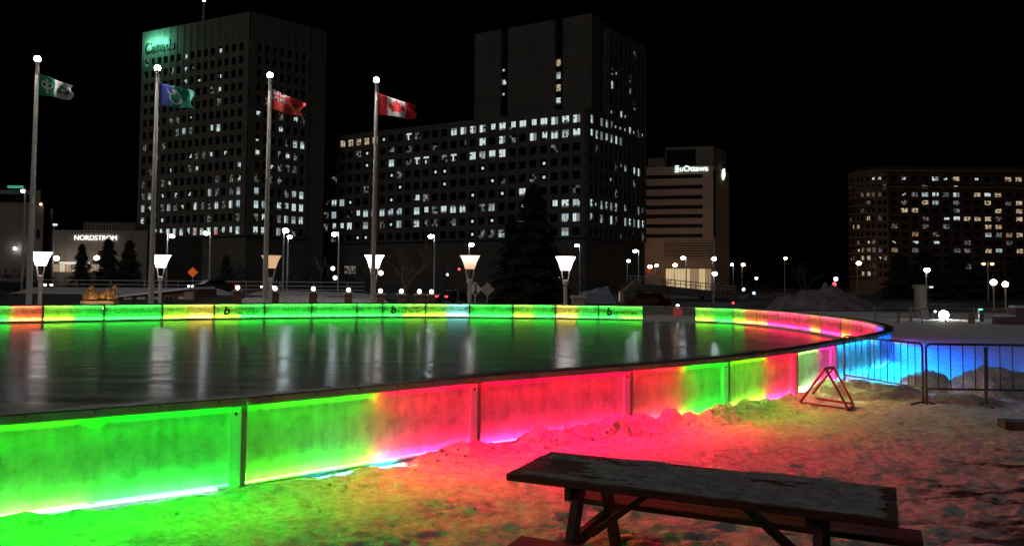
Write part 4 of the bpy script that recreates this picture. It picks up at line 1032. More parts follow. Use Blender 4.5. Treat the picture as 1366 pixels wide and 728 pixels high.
wall.box(U0 + dU * ((x0 + x1) / 2) + nU * .3 + up * ((prevz + zlv) / 2), (x1 - x0, .6, prevz - zlv), (dU, nU, up))
xa, xb, xc = xU(937.5), xU(951.5), LU + .3
zst, zsb = zU(945, 226), zU(945, 317)
wall.box(U0 + dU * ((xa + xb) / 2) + nU * .29 + up * ((zlv + zt + .3) / 2), (xb - xa, .58, zt + .3 - zlv), (dU, nU, up))
# lower front: podium with louvres and a lit lobby
xl0, xl1 = xU(886), xU(951); zl0, zl1 = zU(900, 344.5), zlv
wall.box(U0 + dU * ((x0 + xl0) / 2) + nU * .28 + up * (zlv / 2), (xl0 - x0, .56, zlv), (dU, nU, up))
zlob = zU(900, 356)
wall.box(U0 + dU * ((xl0 + xb) / 2) + nU * .28 + up * ((zl0 + zlob) / 2), (xb - xl0, .56, zl0 - zlob), (dU, nU, up))
wall.build('wall', beige, root)
for k, (a, c) in enumerate(zz):
    b = MB(); b.box(U0 + dU * ((x0 + x1) / 2) + nU * .04 + up * ((a + c) / 2), (x1 - x0 - .1, .08, a - c), (dU, nU, up))
    for j in range(22): b.box(U0 + dU * (x0 + (j + .5) * (x1 - x0) / 22) + nU * .10 + up * ((a + c) / 2), (.12, .1, a - c), (dU, nU, up), 1)
    b.build('window_band', [glass_dark, concrete_b], root)
b = MB()
for k in range(7):
    z = zl0 + (k + .5) * (zl1 - zl0) / 7; b.box(U0 + dU * ((xl0 + xl1) / 2) + nU * .30 + up * z, (xl1 - xl0, .34, (zl1 - zl0) / 7 * .55), (dU, nU, up))
b.build('louvre', beige, root)
b = MB(); b.box(U0 + dU * ((xl0 + xl1) / 2) + nU * .06 + up * ((zl0 + zl1) / 2), (xl1 - xl0, .1, zl1 - zl0), (dU, nU, up)); b.build('louvre_backing', concrete_b, root)
b = MB(); lx0, lx1 = xU(888.5), xU(949)
for j in range(15):
    a, e = lx0 + j * (lx1 - lx0) / 15, lx0 + (j + .86) * (lx1 - lx0) / 15
    b.box(U0 + dU * ((a + e) / 2) + nU * .12 + up * (zlob / 2 - .3), (e - a, .1, zlob - .7), (dU, nU, up), 0 if random.random() < .75 else 1)
b.build('lobby_window', [lobby_y, win_o], root)
# dark stair strip and emblem on the pier, right-hand side
b = MB(); b.box(U0 + dU * (xb - .9 * 0 + (xc - xb) / 2) + nU * .10 + up * ((zst + zsb) / 2), ((xc - xb) - .2, .2, zst - zsb), (dU, nU, up)); b.build('stair_window', glass_dark, root)
em = Vector((u1[0], u1[1], 0)) + dV * (math.dist(u1, u2) * .55); ez = at(968, 232, 283).z
b = MB(); rr_ = 1.9
for k in range(3):
    b.tube([em + nV * .35 + up * ez + dV * (rr_ * .62 * math.cos(a) + .25 * (k - 1)) + up * (rr_ * .62 * math.sin(a) + .7 * (k - 1)) for a in [2 * math.pi * j / 14 + .4 * k for j in range(12)]], .24, 6)
b.build('emblem', sign_lit, root)
# penthouses
b = MB(); z2 = zU(925, 194.5)
b.prism([tuple((U0 + dU * xU(887) - nU * 2)[:2]), tuple((U0 + dU * (LU - .5) - nU * 2)[:2]), tuple((Vector((u2[0], u2[1], 0)) - nV * 1)[:2]), tuple((U0 + dU * xU(887) - nU * 16)[:2])], zt - .2, z2)
b.build('penthouse', concrete, root)
b = MB(); b.box(U0 + dU * ((xU(888.5) + xU(928)) / 2) - nU * 1.9 + up * ((zU(900, 199) + zt) / 2), (xU(928) - xU(888.5), .3, zU(900, 199) - zt - .1), (dU, nU, up)); b.build('penthouse_window', glass_dark, root)
b = MB(); b.box(U0 + dU * ((xU(864) + xU(886)) / 2) - nU * 4 + up * ((zU(875, 210) + zt) / 2), (xU(886) - xU(864), 4, zU(875, 210) - zt + .2), (dU, nU, up)); b.build('roof_room', concrete, root)
sgp = onface(925.5, 225, u0, dU, nU, .75)
text_mesh('sign', 'uOttawa', 2.8, sign_lit, root, frame(sgp, dU, (0, 0, 1)), .15, .02)
gp = onface(903, 225.5, u0, dU, nU, .75); b = MB(); b.box(gp + up * .05, (1.1, .3, 1.2), (dU, nU, up)); b.box(gp + up * 1.1, (1.4, .3, .25), (dU, nU, up)); b.box(gp - up * 1.0, (1.5, .3, .25), (dU, nU, up)); b.build('sign_emblem', sign_lit, root)
children_fix()

# ---- brick apartment block with a rounded corner
zoom = lambda x, y, t: (1110 + x / 4.281, 210 + y / 4.281, t)
AP = [zoom(*t) for t in ((270,80,'S'),(395,75,'S'),(570,75,'F'),(565,123,'F'),(630,123,'s'),(685,123,'F'),(985,123,'M'),(1080,123,'F'),(680,175,'S'),(205,225,'w'),(270,220,'o'),(390,217,'s'),(507,215,'M'),(565,215,'F'),(625,215,'d'),(690,215,'F'),(808,213,'W'),(868,213,'F'),(935,213,'W'),
 (440,260,'d'),(505,260,'M'),(575,262,'M'),(868,260,'F'),(993,260,'d'),(1080,260,'W'),(387,307,'W'),(447,307,'W'),(690,300,'d'),(935,303,'M'),(1075,303,'M'),(215,355,'W'),(395,360,'s'),(555,353,'d'),(630,353,'S'),(690,350,'F'),(755,352,'F'),(813,352,'W'),(868,352,'F'),(930,350,'d'),(1080,352,'M'),(125,410,'W'),(147,405,'W'),
 (560,397,'d'),(630,397,'d'),(868,397,'F'),(933,397,'W'),(450,440,'w'),(565,440,'d'),(868,442,'M'),(993,442,'w'),(1070,442,'W'),(447,487,'S'),(620,493,'S'),(993,487,'d'),(210,532,'w'),(272,532,'d'),(330,530,'w'),(447,530,'d'),(693,532,'d'),(745,532,'d'),(868,532,'F'),(930,532,'M'),(1080,540,'W'),(215,577,'W'),(197,665,'W'),(1075,625,'d'))]
AP = [(x, y, 'W' if t in 'FM' and int(x * 7 + y * 3) % 5 < 3 else t) for x, y, t in AP]
aD = 280; sA = ground_xy(1185, aD); sB = ground_xy(1480, aD)
root = empty('apartment_block', (sA[0], sA[1], 0), 0, 'brown brick apartment block with a rounded corner and scattered lit windows', 'apartment building')
wall = MB(); band = MB(); dark = MB()
zr = [at(1250, 238.5 + k * 10.6, aD).z for k in range(13)]; rh = zr[0] - zr[1]; zt = at(1250, 227.5, aD).z
rad = 9.5; cc = (sA[0], sA[1] + rad)
arc = [(cc[0] + rad * math.cos(R(a)), cc[1] + rad * math.sin(R(a))) for a in (180, 157.5 + 45, 225, 247.5, 270)]
foot = [(arc[0][0] * (arc[0][1] + 16) / arc[0][1] + .6, arc[0][1] + 16)] + arc + [sB, (sB[0], sB[1] + 25)]
wall.prism(foot, -.5, zt - .05)
ow = []
for k in range(4): ow += facade(arc[k], arc[k + 1], zr, rh, 2, .2, .2, band, dark, root, [t for t in AP if t[0] < 1182], .62, .55, .4, zlo=.0, zhi=zt)
ow += facade(sA, sB, zr, rh, 21, .3, .3, wall, dark, root, [t for t in AP if t[0] >= 1180], .62, .52, .35, zlo=.0, zhi=zt, extra=.05)
b = MB(); pen = [(cc[0] + (rad - 1.5) * math.cos(R(a)), cc[1] + (rad - 1.5) * math.sin(R(a))) for a in (180, 225, 270)]
b.prism([(pen[0][0] * (pen[0][1] + 14) / pen[0][1] + .6, pen[0][1] + 14)] + pen + [(sB[0], sB[1] + 1.5), (sB[0], sB[1] + 20)], zt - .1, zt + 1.6); b.build('roof_storey', brick_red, root)
for z in (zt, zt - rh * 2.05):
    b = MB(); fr2 = [(cc[0] + (rad + .55) * math.cos(R(a)), cc[1] + (rad + .55) * math.sin(R(a))) for a in (180, 202.5, 225, 247.5, 270)]
    b.prism([(fr2[0][0] * (fr2[0][1] + 10) / fr2[0][1] + .6, fr2[0][1] + 10)] + fr2 + [(sB[0], sB[1] - .55), (sB[0], sB[1] + 10)], z - .55, z + .1); b.build('cornice', brick_tan, root)
for k in range(2, 13, 1):
    b = MB(); fr2 = [(cc[0] + (rad + 1.1) * math.cos(R(a)), cc[1] + (rad + 1.1) * math.sin(R(a))) for a in (184, 202.5, 225, 240)]
    b.prism(fr2 + [cc], zr[k] - rh * .46, zr[k] - rh * .24); b.build('balcony', brick_tan, root)
wall.build('wall', brick_red, root); band.build('rounded_corner', brick_tan, root)
finish_windows(root, ow, dark); children_fix()

# ---- mall on the left
mD = 170
m0, m1 = ground_xy(66, mD), ground_xy(196, mD)
root = empty('store_building', (m0[0], mD, 0), 0, 'pale department store wall with a white lit name sign, behind the spruces', 'store')
b = MB(); zt = at(100, 307, mD).z; b.prism([m0, m1, (m1[0], mD + 30), (m0[0], mD + 30)], -.3, zt)
for k in range(6): b.box((m0[0] + (k + .5) * (m1[0] - m0[0]) / 6, mD - .06, zt / 2), ((m1[0] - m0[0]) / 6 - .15, .12, zt - 1))
b.build('wall', mallwall, root)
b = MB(); x0, x1 = at(112, 300, mD + 2).x, at(181, 300, mD + 2).x; z0, z1 = zt - .1, at(140, 296.5, mD + 2).z
b.box(((x0 + x1) / 2, mD + 6, (z0 + z1) / 2), (x1 - x0, 8, z1 - z0))
for k in range(19): b.box((x0 + (k + .5) * (x1 - x0) / 19, mD + 1.85, (z0 + z1) / 2), (.22, .3, z1 - z0))
b.build('roof_screen', mallwall, root)
sp_ = at(127.5, 317.5, mD - .4); text_mesh('sign', 'NORDSTROM', 1.5, sign_lit2, root, frame(Vector((sp_.x, mD - .4, sp_.z)), (1, 0, 0), (0, 0, 1)),   .08, .0)
b = MB(); xa, xb = at(80, 350, mD - 4).x, at(107, 350, mD - 4).x; za = at(90, 350.5, mD - 4).z; b.box(((xa + xb) / 2, mD - 2.2, za), (xb - xa, 4, .45)); b.build('canopy', emit('canopy_lit', (1, .93, .84), .75), root)
b = MB()
for k in range(9): b.box((xa - 3 + k * 1.35, mD - .2, at(80, 357.5, mD).z), (1.15, .1, 1.6), mi=k % 3 % 2)
b.build('shop_window', [win_o, win_y], root)
for px, py in ((75.5, 344.5), (129, 344)):
    t = at(px, py, mD - 3); b = MB(); b.ball((t.x, mD - 3, t.z), .55, 10); b.bar((t.x, mD - 3, t.z), (t.x, mD, t.z + .3), .1, .1, mi=1); b.build('wall_lamp', [emit('wall_lamp_lit%d' % px, (1, .86, .74), 9), galv], root, False)
children_fix()
gD = 150; g0, g1 = ground_xy(-60, gD), ground_xy(56, gD)
root = empty('mall_building', (g0[0], gD, 0), 0, 'pale blank-walled building at the left edge with a setback top', 'building')
b = MB(); zt = at(40, 274, gD).z; bx = lambda x, y0, y1: x * y1 / y0
b.prism([g0, g1, (bx(g1[0], gD, gD + 14) - .5, gD + 14), (g0[0] * 1.1, gD + 14)], -.3, zt)
x0 = g1[0]; x1 = at(68, 280, gD + 3).x; b.prism([(x0 + .05, gD + 3), (x1, gD + 3), (bx(x1, gD + 3, gD + 12) - .3, gD + 12), (bx(x0, gD + 3, gD + 12), gD + 12)], -.3, zt - .3); b.build('wall', mallwall, root)
b = MB(); z1 = at(20, 253.5, gD + 5).z; xa = at(54, 260, gD + 5).x; b.prism([(g0[0], gD + 5), (xa, gD + 5), (bx(xa, gD + 5, gD + 13) - .5, gD + 13), (g0[0] * 1.05, gD + 13)], zt - .1, z1); b.box(((g0[0] + xa) / 2, gD + 4.9, (zt * .45 + z1 * .55)), (xa - g0[0] - 2, .3, (z1 - zt) * .4), mi=1); b.build('upper_storey', [mallwall, glass_dark], root)
b = MB(); t = at(19, 249, gD + 4); b.box((t.x, gD + 4.4, t.z), (3.0, .3, .5)); b.build('green_light', emit('green_roof_light', (.1, .9, .6), .30), root)
b = MB(); t = at(51, 312, gD); b.box((t.x, gD - .06, t.z), (.55, .12, 1.6)); b.build('wall_slot', glass_dark, root)
for px, py, m_ in ((14, 331, emit('wall_flood', (.85, .93, 1), 16)), (49, 271.5, bulb_dimo)):
    t = at(px, py, gD - 2); b = MB(); b.ball((t.x, gD - .7, t.z), .26 if py > 300 else .25, 10); b.bar((t.x, gD - .7, t.z + .2), (t.x, gD, t.z + .3), .1, .1, mi=1); b.build('wall_lamp', [m_, galv], root)
children_fix()
t = at(72.5, 301, 168); root = empty('roof_lamp', (t.x, 168, 0), 0, 'small white light between the two mall buildings at the left', 'lamp')
b = MB(); b.tube([(0, 0, 0), (0, 0, t.z)], .12, 6); b.build('pole', galv, root); b = MB(); b.box((0, 0, t.z + .2), (1.1, .4, .4)); b.build('lamp', emit('white_glow', (.85, .92, 1), 1.0), root)

# ---- low brick pavilion with a snowy roof, left of centre behind the rink
pD = 66
z_ = lambda px, py: at(px, py, pD).z
v0, v1 = at(148, 404, pD).x, at(259, 404, pD).x
root = empty('pavilion', ((v0 + v1) / 2, pD, 0), 0, 'low brick pavilion with a sloping snowy roof and small windows, behind the far boards', 'pavilion')
cxp = (v0 + v1) / 2
b = MB(); hl, hr = z_(150, 397), z_(254, 386)
b.add([(v0 - cxp, 0, -.5), (v1 - cxp, 0, -.5), (v1 - cxp, 0, hr), (v0 - cxp, 0, hl), (v0 - cxp, 5, -.5), (v1 - cxp, 5, -.5), (v1 - cxp, 5, hr), (v0 - cxp, 5, hl)], [(0, 1, 2, 3), (5, 4, 7, 6), (1, 5, 6, 2), (4, 0, 3, 7), (3, 2, 6, 7), (0, 4, 5, 1)]); b.build('wall', brick_pillar, root)
b = MB(); o_ = .12
b.add([(v0 - cxp - .8, -.3, hl + .02 - .15), (v1 - cxp - .3, -.3, hr + .02), (v1 - cxp - .3, 5.3, hr + .02), (v0 - cxp - .8, 5.3, hl - .13), (v0 - cxp - .8, -.3, hl + .17 - .15), (v1 - cxp - .3, -.3, hr + .19), (v1 - cxp - .3, 5.3, hr + .24), (v0 - cxp - .8, 5.3, hl + .05)],
      [(3, 2, 1, 0), (4, 5, 6, 7), (0, 1, 5, 4), (1, 2, 6, 5), (2, 3, 7, 6), (3, 0, 4, 7)]); b.build('roof', roofsnow, root)
b = MB(); b.box((v1 - cxp - .35, -.1, hr / 2 - .2), (.75, .5, hr)); b.build('end_pier', cap_stone, root)
for k, px in enumerate((171, 189, 207, 226, 244)):
    x = at(px, 398, pD).x - cxp; zc_ = z_(px, 399.5); 
    b = MB(); b.box((x, -.03, zc_), (.66, .06, .50)); wn = b.build('window', emit('pavilion_glow%d' % k, (.35, .42, .2), .03) if k != 3 else glass_dark, root)
    b = MB(); b.box((x, -.06, zc_ + .27), (.78, .1, .06)); b.box((x, -.06, zc_ - .27), (.78, .1, .06)); b.box((x - .36, -.06, zc_), (.06, .1, .48)); b.box((x + .36, -.06, zc_), (.06, .1, .48)); b.box((x, -.055, zc_), (.04, .06, .48)); b.build('frame', cap_stone, wn)

# ---- road, snow bank and railing on the left embankment
b = MB(); xa, xb = -75, -14
def strip(y0, y1, dz, name, mat, kind, x0=xa, x1=xb, n=40):
    b = MB()
    for k in range(n + 1):
        x = x0 + (x1 - x0) * k / n
        for y in (y0, y1): b.v.append((x, y, gz(x, y) + dz))
    for k in range(n): b.f.append((2 * k, 2 * k + 2, 2 * k + 3, 2 * k + 1)); b.m.append(0)
    return tag(b.build(name, mat), kind=kind)
strip(76, 84, .03, 'road', asphalt, 'structure', -110, -10)
strip(75.2, 76, .14, 'kerb', cap_stone, 'structure', -110, -10)
def bank(x0, x1, y0, w, h, seed, label):
    n = 90; m = 9; b = MB()
    for k in range(n + 1):
        for j in range(m + 1):
            x = x0 + (x1 - x0) * k / n; t = j / m * 2 - 1; e = min(1, min(k, n - k) / 8)
            z = gz(x, y0) + h * e * max(0, 1 - t * t) * (.7 + .7 * float(fbm(np.array([x * .5 + seed]), np.array([t * 2.])) [0])) - .03
            b.v.append((x, y0 + t * w, z))
    for k in range(n):
        for j in range(m): a = k * (m + 1) + j; b.f.append((a, a + m + 1, a + m + 2, a + 1)); b.m.append(0)
    tag(b.build('snow_bank', snow_p, None, True), label, 'snow bank', 'snow banks by the road')
bank(-46, -25.5, 73, 1.4, .55, 3, 'bluish roadside snow bank behind the low pavilion')
bank(-24.5, -12, 73, 1.6, .38, 9, 'bluish roadside snow bank right of the low pavilion')
bank(-22, -9, 62, 1.2, .7, 12, 'grey snow bank behind the lantern pillars')
# railing
rail = empty('road_railing', (-60, 86, 0), 0, 'grey metal railing along the far side of the raised road', 'railing')
b = MB()
for hgt in (1.25, .8, .4): b.tube([(-6 + k * 2.0, 0, gz(-66 + k * 2, 86) + hgt) for k in range(26)], .05, 5)
b.build('rail', galv, rail)
for k in range(14):
    x = -6 + k * 3.7; b = MB(); b.tube([(x, .05, gz(-60 + x, 86) - .05), (x, .05, gz(-60 + x, 86) + 1.3)], .06, 5); b.build('post', galv, rail)

# ---- cars
def car(px, D, z, heading, label, paint, tails=True, heads=True):
    x = at(px, 390, D).x; root = empty('parked_car', (x, D, z), heading, label, 'car', 'cars on the streets beyond')
    prof = [(-2.2, .32), (-2.25, .75), (-2.1, .95), (-1.55, 1.0), (-1.0, 1.42), (.35, 1.45), (1.05, 1.0), (1.95, .88), (2.2, .7), (2.2, .34)]
    b = MB(); n = len(prof)
    for y, s in ((-.88, 1), (-.8, 1.0), (.8, 1.0), (.88, 1)):
        k = .0 if abs(y) < .85 else 1
        for (u, w) in prof: b.v.append((u * (1 - .02 * k), y * (1 if w < 1.2 else .84), w - .03 * k))
    for j in range(3):
        for k in range(n): a = j * n + k; a2 = j * n + (k + 1) % n; b.f.append((a, a2, a2 + n, a + n)); b.m.append(0)
    b.f.append(tuple(reversed(range(n)))); b.m.append(0); b.f.append(tuple(range(3 * n, 4 * n))); b.m.append(0)
    b.build('body', paint, root)
    for s in (-1, 1):
        b = MB(); y = s * .80
        vs = [(-1.35, s * .885, 1.02), (.9, s * .885, 1.02), (.32, s * .775, 1.37), (-.95, s * .775, 1.37)]
        b.add(vs + [(v[0], v[1] + s * .02, v[2]) for v in vs], [(0, 1, 2, 3), (4, 5, 6, 7), (0, 1, 5, 4), (2, 3, 7, 6), (1, 2, 6, 5), (3, 0, 4, 7)]); b.build('side_window', glass_dark, root)
        for wx in (-1.35, 1.35):
            b = MB(); b.lathe((0, 0, 0), [(.16, -.1), (.32, -.1), (.33, 0), (.32, .1), (.16, .1)], 14); b.v = [(v[0] + wx, s * .84 + v[2], v[1] + .33) for v in b.v]; b.build('wheel', tyre, root)
        b = MB(); b.box((-2.22, s * .62, .78), (.08, .36, .16)); b.build('taillight', tail_r if tails else redpaint, root)
        b = MB(); b.box((2.17, s * .6, .70), (.1, .34, .15)); b.build('headlight', head_w if heads else sign_grey, root)
zr_ = gz(-42, 79)
car(34, 79, zr_ + .03, .05, 'dark car at the left edge with red tail lights and bright headlights', carpaint)
car(605, 84, gz(-6, 84), R(60), 'dark car with a red tail light showing between bare trees and the warm funnel lamp', carpaint, True, False)
car(864, 72, 0, R(120), 'red car dimly seen behind the unlit clear rink board', carpaint_r, False, False)
car(282, 84, gz(-30, 84), R(-140), 'dark car with a headlight showing beside the orange diamond sign', carpaint)
car(360, 92, gz(-26, 92), R(-80), 'dark car with two headlights behind the amber funnel lamp', carpaint)

# ---- red lantern behind the clear board
t = at(904, 416, 52); root = empty('red_lantern', (t.x, 52, gz(t.x, 52)), 0, 'round red lantern topped by a white lamp, behind the unlit clear board', 'lantern'); h = t.z - root.location.z
b = MB(); b.ball((0, 0, max(h, .36)), .34, 16, 0, .9); b.build('globe', redball, root, True); b = MB(); b.ball((0, 0, max(h, .36) + .42), .10, 10); b.build('lamp', bulb_soft, root)
b = MB(); b.tube([(0, 0, -.02), (0, 0, max(.06, h - .3))], .12, 8); b.build('foot', black_m, root)

# ---- golden lit sculptures
for px, lab, sd_, hgt in ((122, 'golden-lit lumpy bronze sculpture with a dark pointed top, left of two', 1, 1), (144.5, 'golden-lit bronze sculpture with a raised head, right of two', 2, 1)):
    D = 58; x = at(px, 400, D).x; g = gz(x, D); root = empty('sculpture', (x, D, g), 0, lab, 'sculpture', 'bronze sculptures behind the rink')
    b = MB(); b.box((0, 0, .3), (1.2, .8, .62)); b.build('plinth', cap_stone, root)
    b = MB(); rnd = random.Random(sd_)
    parts = ([((-.35, 0, .85), .35), ((.05, 0, 1.0), .42), ((.38, 0, .85), .3), ((-.02, 0, 1.45), .24), ((-.3, 0, 1.3), .18)] if sd_ == 1 else [((-.3, 0, .95), .3), ((.2, 0, 1.0), .36), ((.5, 0, .8), .26), ((-.05, 0, 1.3), .26), ((.42, 0, 1.55), .17), ((.36, 0, 1.35), .14)])
    for c, r in parts: b.ball(c, r, 10, 0, 1.15)
    b.v = [tuple(q_ + rnd.uniform(-.05, .05) for q_ in v) for v in b.v]; b.build('figure', bronze, root, True)
    b = MB(); b.ball((.1, -1.0, .12), .11, 8); b.build('uplight', [emit('uplight_gold%d' % sd_, (1, .6, .2), 60)], root)

# ---- signs
def diamond(px, py, D, s, face, label, fig=False, rz=0.0):
    t = at(px, py, D); g = gz(t.x, D); root = empty('road_sign', (t.x, D, g), rz, label, 'road sign'); h = t.z - g
    b = MB(); b.tube([(0, .04, -.05), (0, .04, h + s * .6)], .035, 6); b.build('post', galv, root)
    b = MB(); k = s * .707; b.add([(-k, 0, h), (0, 0, h - k), (k, 0, h), (0, 0, h + k), (-k, .02, h), (0, .02, h - k), (k, .02, h), (0, .02, h + k)], [(0, 1, 2, 3), (7, 6, 5, 4), (0, 4, 5, 1), (1, 5, 6, 2), (2, 6, 7, 3), (3, 7, 4, 0)]); pl_ = b.build('panel', face, root)
    if fig:
        b = MB(); b.box((.02, -.012, h + .02), (.12, .012, .42)); b.box((.0, -.012, h - .28), (.26, .012, .2)); b.lathe((.03, -.012, h + .26), [(.08, 0), (.08, .12)], 8); b.build('symbol', black_m, pl_)
diamond(634, 385.5, 58, .75, sign_white, 'white diamond road sign with a black figure, right of the warm funnel lamp', True, .5)
diamond(650, 386, 60, .78, sign_grey, 'grey back of a diamond road sign right of the white one', False, -.2)
diamond(257, 363, 84, .78, emit('sign_orange_glow', (1, .16, .03), .30, (.85, .12, .02)), 'orange diamond road sign beside the raised road')  # face glows by itself in place of lamplight falling on it
diamond(866, 362, 150, .7, emit('sign_red_lit', (1, .1, .05), .25, (.7, .05, .03)), 'small red-orange diamond sign left of the lit lobby')
t = at(1234, 419.5, 38.6); g = gz(t.x, 38.6); root = empty('notice_board', (t.x, 38.6, g), 0, 'small white rectangular notice on a post, left of the floodlight', 'sign')
b = MB(); b.box((0, 0, t.z - g), (.34, .03, .46)); b.build('panel', sign_white, root); b = MB(); b.tube([(-.12, .03, 0), (-.12, .03, t.z - g + .2)], .03, 6); b.build('post', galv, root)

# ---- right-hand plaza: fence, bollards, pillar, wall, signal
fz = 39.5
x0, x1 = at(1165, 420, fz).x, at(1366, 420, fz).x + 3
root = empty('cable_fence', ((x0 + x1) / 2, fz, 0), 0, 'low grey railing across the back of the snowy plaza at the right', 'fence'); cx_ = (x0 + x1) / 2
g = .36
b = MB()
for h in (.72, .48, .24): b.tube([(x0 - cx_, 0, g + h), (x1 - cx_, 0, g + h)], .018, 5)
b.build('rail', galv, root)
for px in (1167, 1214, 1216.5, 1262, 1300, 1345):
    x = at(px, 420, fz).x - cx_; b = MB(); b.box((x, .03, g + .36), (.06, .05, .8)); b.build('post', galv, root)
for px, hh_, lab in ((1198.5, .55, 'short grey bollard at the left end of the plaza fence'), (1293.5, .48, 'short grey bollard right of the floodlight, left of a close pair'), (1297, .5, 'short grey bollard right of the floodlight, right of a close pair'), (1325.5, .48, 'short grey bollard under the left globe lamp'), (1330, .42, 'short grey bollard under the right globe lamp')):
    x = at(px, 425, 38.2).x; b = MB(); b.lathe((x, 38.2, gz(x, 38.2) - .02), [(.075, 0), (.075, hh_), (.05, hh_ + .03)], 10); tag(b.build('bollard', cap_stone), lab, 'bollard', 'bollards on the plaza')
t = at(1228, 379, 46); g = gz(t.x, 46); root = empty('concrete_pillar', (t.x, 46, g), 0, 'stout round concrete pillar with a wider cap, behind the plaza fence', 'pillar'); h = t.z - g
b = MB(); b.lathe((0, 0, 0), [(.36, -.1), (.35, h - .25)], 16); b.build('shaft', concrete, root, False); b = MB(); b.lathe((0, 0, h - .25), [(.46, 0), (.44, .2), (.3, .25)], 16); b.build('cap', concrete, root)
x = at(1357, 420, 37.4).x; root = empty('stone_wall', (x, 37.4, .3), 0, 'stepped reddish stone wall with snow on top at the right edge', 'wall')
b = MB(); b.box((.6, .3, .42), (1.25, .5, .9)); b.box((-.42, .3, .2), (.78, .5, .48)); b.build('blocks', simple('reddish_stone', (.22, .13, .12), .9, noise=.2, nscale=4), root)
b = MB(); b.box((.6, .3, .925), (1.3, .55, .11)); b.box((-.44, .3, .49), (.76, .54, .10)); b.build('snow_cap', roofsnow, root)
t = at(1307, 412, 41); g = gz(t.x, 41); root = empty('signal_light', (t.x, 41, g), 0, 'small post with a green light at the plaza fence', 'signal'); h = t.z - g
b = MB(); b.box((.05, 0, h / 2), (.22, .14, h)); b.build('post', simple('green_box', (.03, .10, .07), .6), root); b = MB(); b.box((0, -.09, h), (.16, .06, .09)); b.build('lamp', green_l, root)

# ---- overpass on the right of centre
oD = 120
o0, o1 = at(838, 385, oD).x, at(985, 385, oD).x
root = empty('overpass', ((o0 + o1) / 2, oD, 0), 0, 'dark overpass ramp with a railing in front of the beige building', 'overpass'); cx_ = (o0 + o1) / 2
zl, zr2 = at(845, 376, oD).z, at(985, 391, oD).z
def ramp(x): return zl + (zr2 - zl) * (x - o0) / (o1 - o0)
b = MB(); vs = []
for x in (o0, o1):
    z = ramp(x); vs += [(x - cx_, 0, z), (x - cx_, 9, z), (x - cx_, 0, z - 1.1), (x - cx_, 9, z - 1.1)]
b.add(vs, [(0, 4, 5, 1), (2, 3, 7, 6), (0, 2, 6, 4), (1, 5, 7, 3), (0, 1, 3, 2), (4, 6, 7, 5)]); b.build('deck', concrete_b, root)
b = MB(); b.tube([(o0 - cx_, .1, zl + 1.0), (o1 - cx_, .1, zr2 + 1.0)], .07, 5); b.tube([(o0 - cx_, .1, zl + .5), (o1 - cx_, .1, zr2 + .5)], .05, 5)
for k in range(22): x = o0 + (k + .5) * (o1 - o0) / 22; b.tube([(x - cx_, .1, ramp(x) - .05), (x - cx_, .1, ramp(x) + 1.05)], .06, 5)
b.build('railing', galv, root)
for px in (882, 945):
    x = at(px, 395, oD).x; b = MB(); b.lathe((x - cx_, 4, 0), [(.42, -.3), (.42, ramp(x) - 1.05)], 12); b.build('column', cap_stone, root)
# snowy slope and stair wall left of the overpass
sx0, sx1 = at(782, 395, 90).x, at(823, 395, 90).x; z0, z1 = at(800, 402, 90).z, at(815, 381, 90).z
n = 24; b = MB()
for k in range(n + 1):
    for j in range(n + 1):
        u, v = k / n, j / n; x = sx0 + (sx1 - sx0) * u; zz_ = max(0, (z1 * v * (.55 + .45 * u) + .5 * (float(fbm(np.array([u * 5]), np.array([v * 5]))[0]) - .5) * v)); b.v.append((x, 90 + v * 9, zz_ - .05))
for k in range(n):
    for j in range(n): a = k * (n + 1) + j; b.f.append((a, a + n + 1, a + n + 2, a + 1)); b.m.append(0)
tag(b.build('snow_slope', simple('dim_snow', (.24, .26, .33), .9, noise=.5, nscale=1.2, bump=.8, bscale=5), None, True), 'bluish snow slope right of the rightmost funnel lamp, below the overpass', 'snow slope')
root = empty('ramp_wall', (sx1 + .3, 90, 0), 0, 'sloping concrete wall with a lit edge beside the snow slope', 'wall')
b = MB(); b.add([(0, 0, -.2), (2.2, 5, -.2), (2.2, 5, z1 + .6), (0, 0, z1 - .6), (.5, 0, -.2), (2.7, 5, -.2), (2.7, 5, z1 + .6), (.5, 0, z1 - .6)], [(0, 3, 2, 1), (4, 5, 6, 7), (3, 7, 6, 2), (0, 4, 7, 3), (1, 2, 6, 5), (0, 1, 5, 4)]); b.build('panel', cap_stone, root)
b = MB(); b.bar((-.05, -.1, .3), (-.05, -.1, z1 - .7), .06, .06); b.build('light_strip', emit('strip_warm', (1, .85, .6), .5), root)

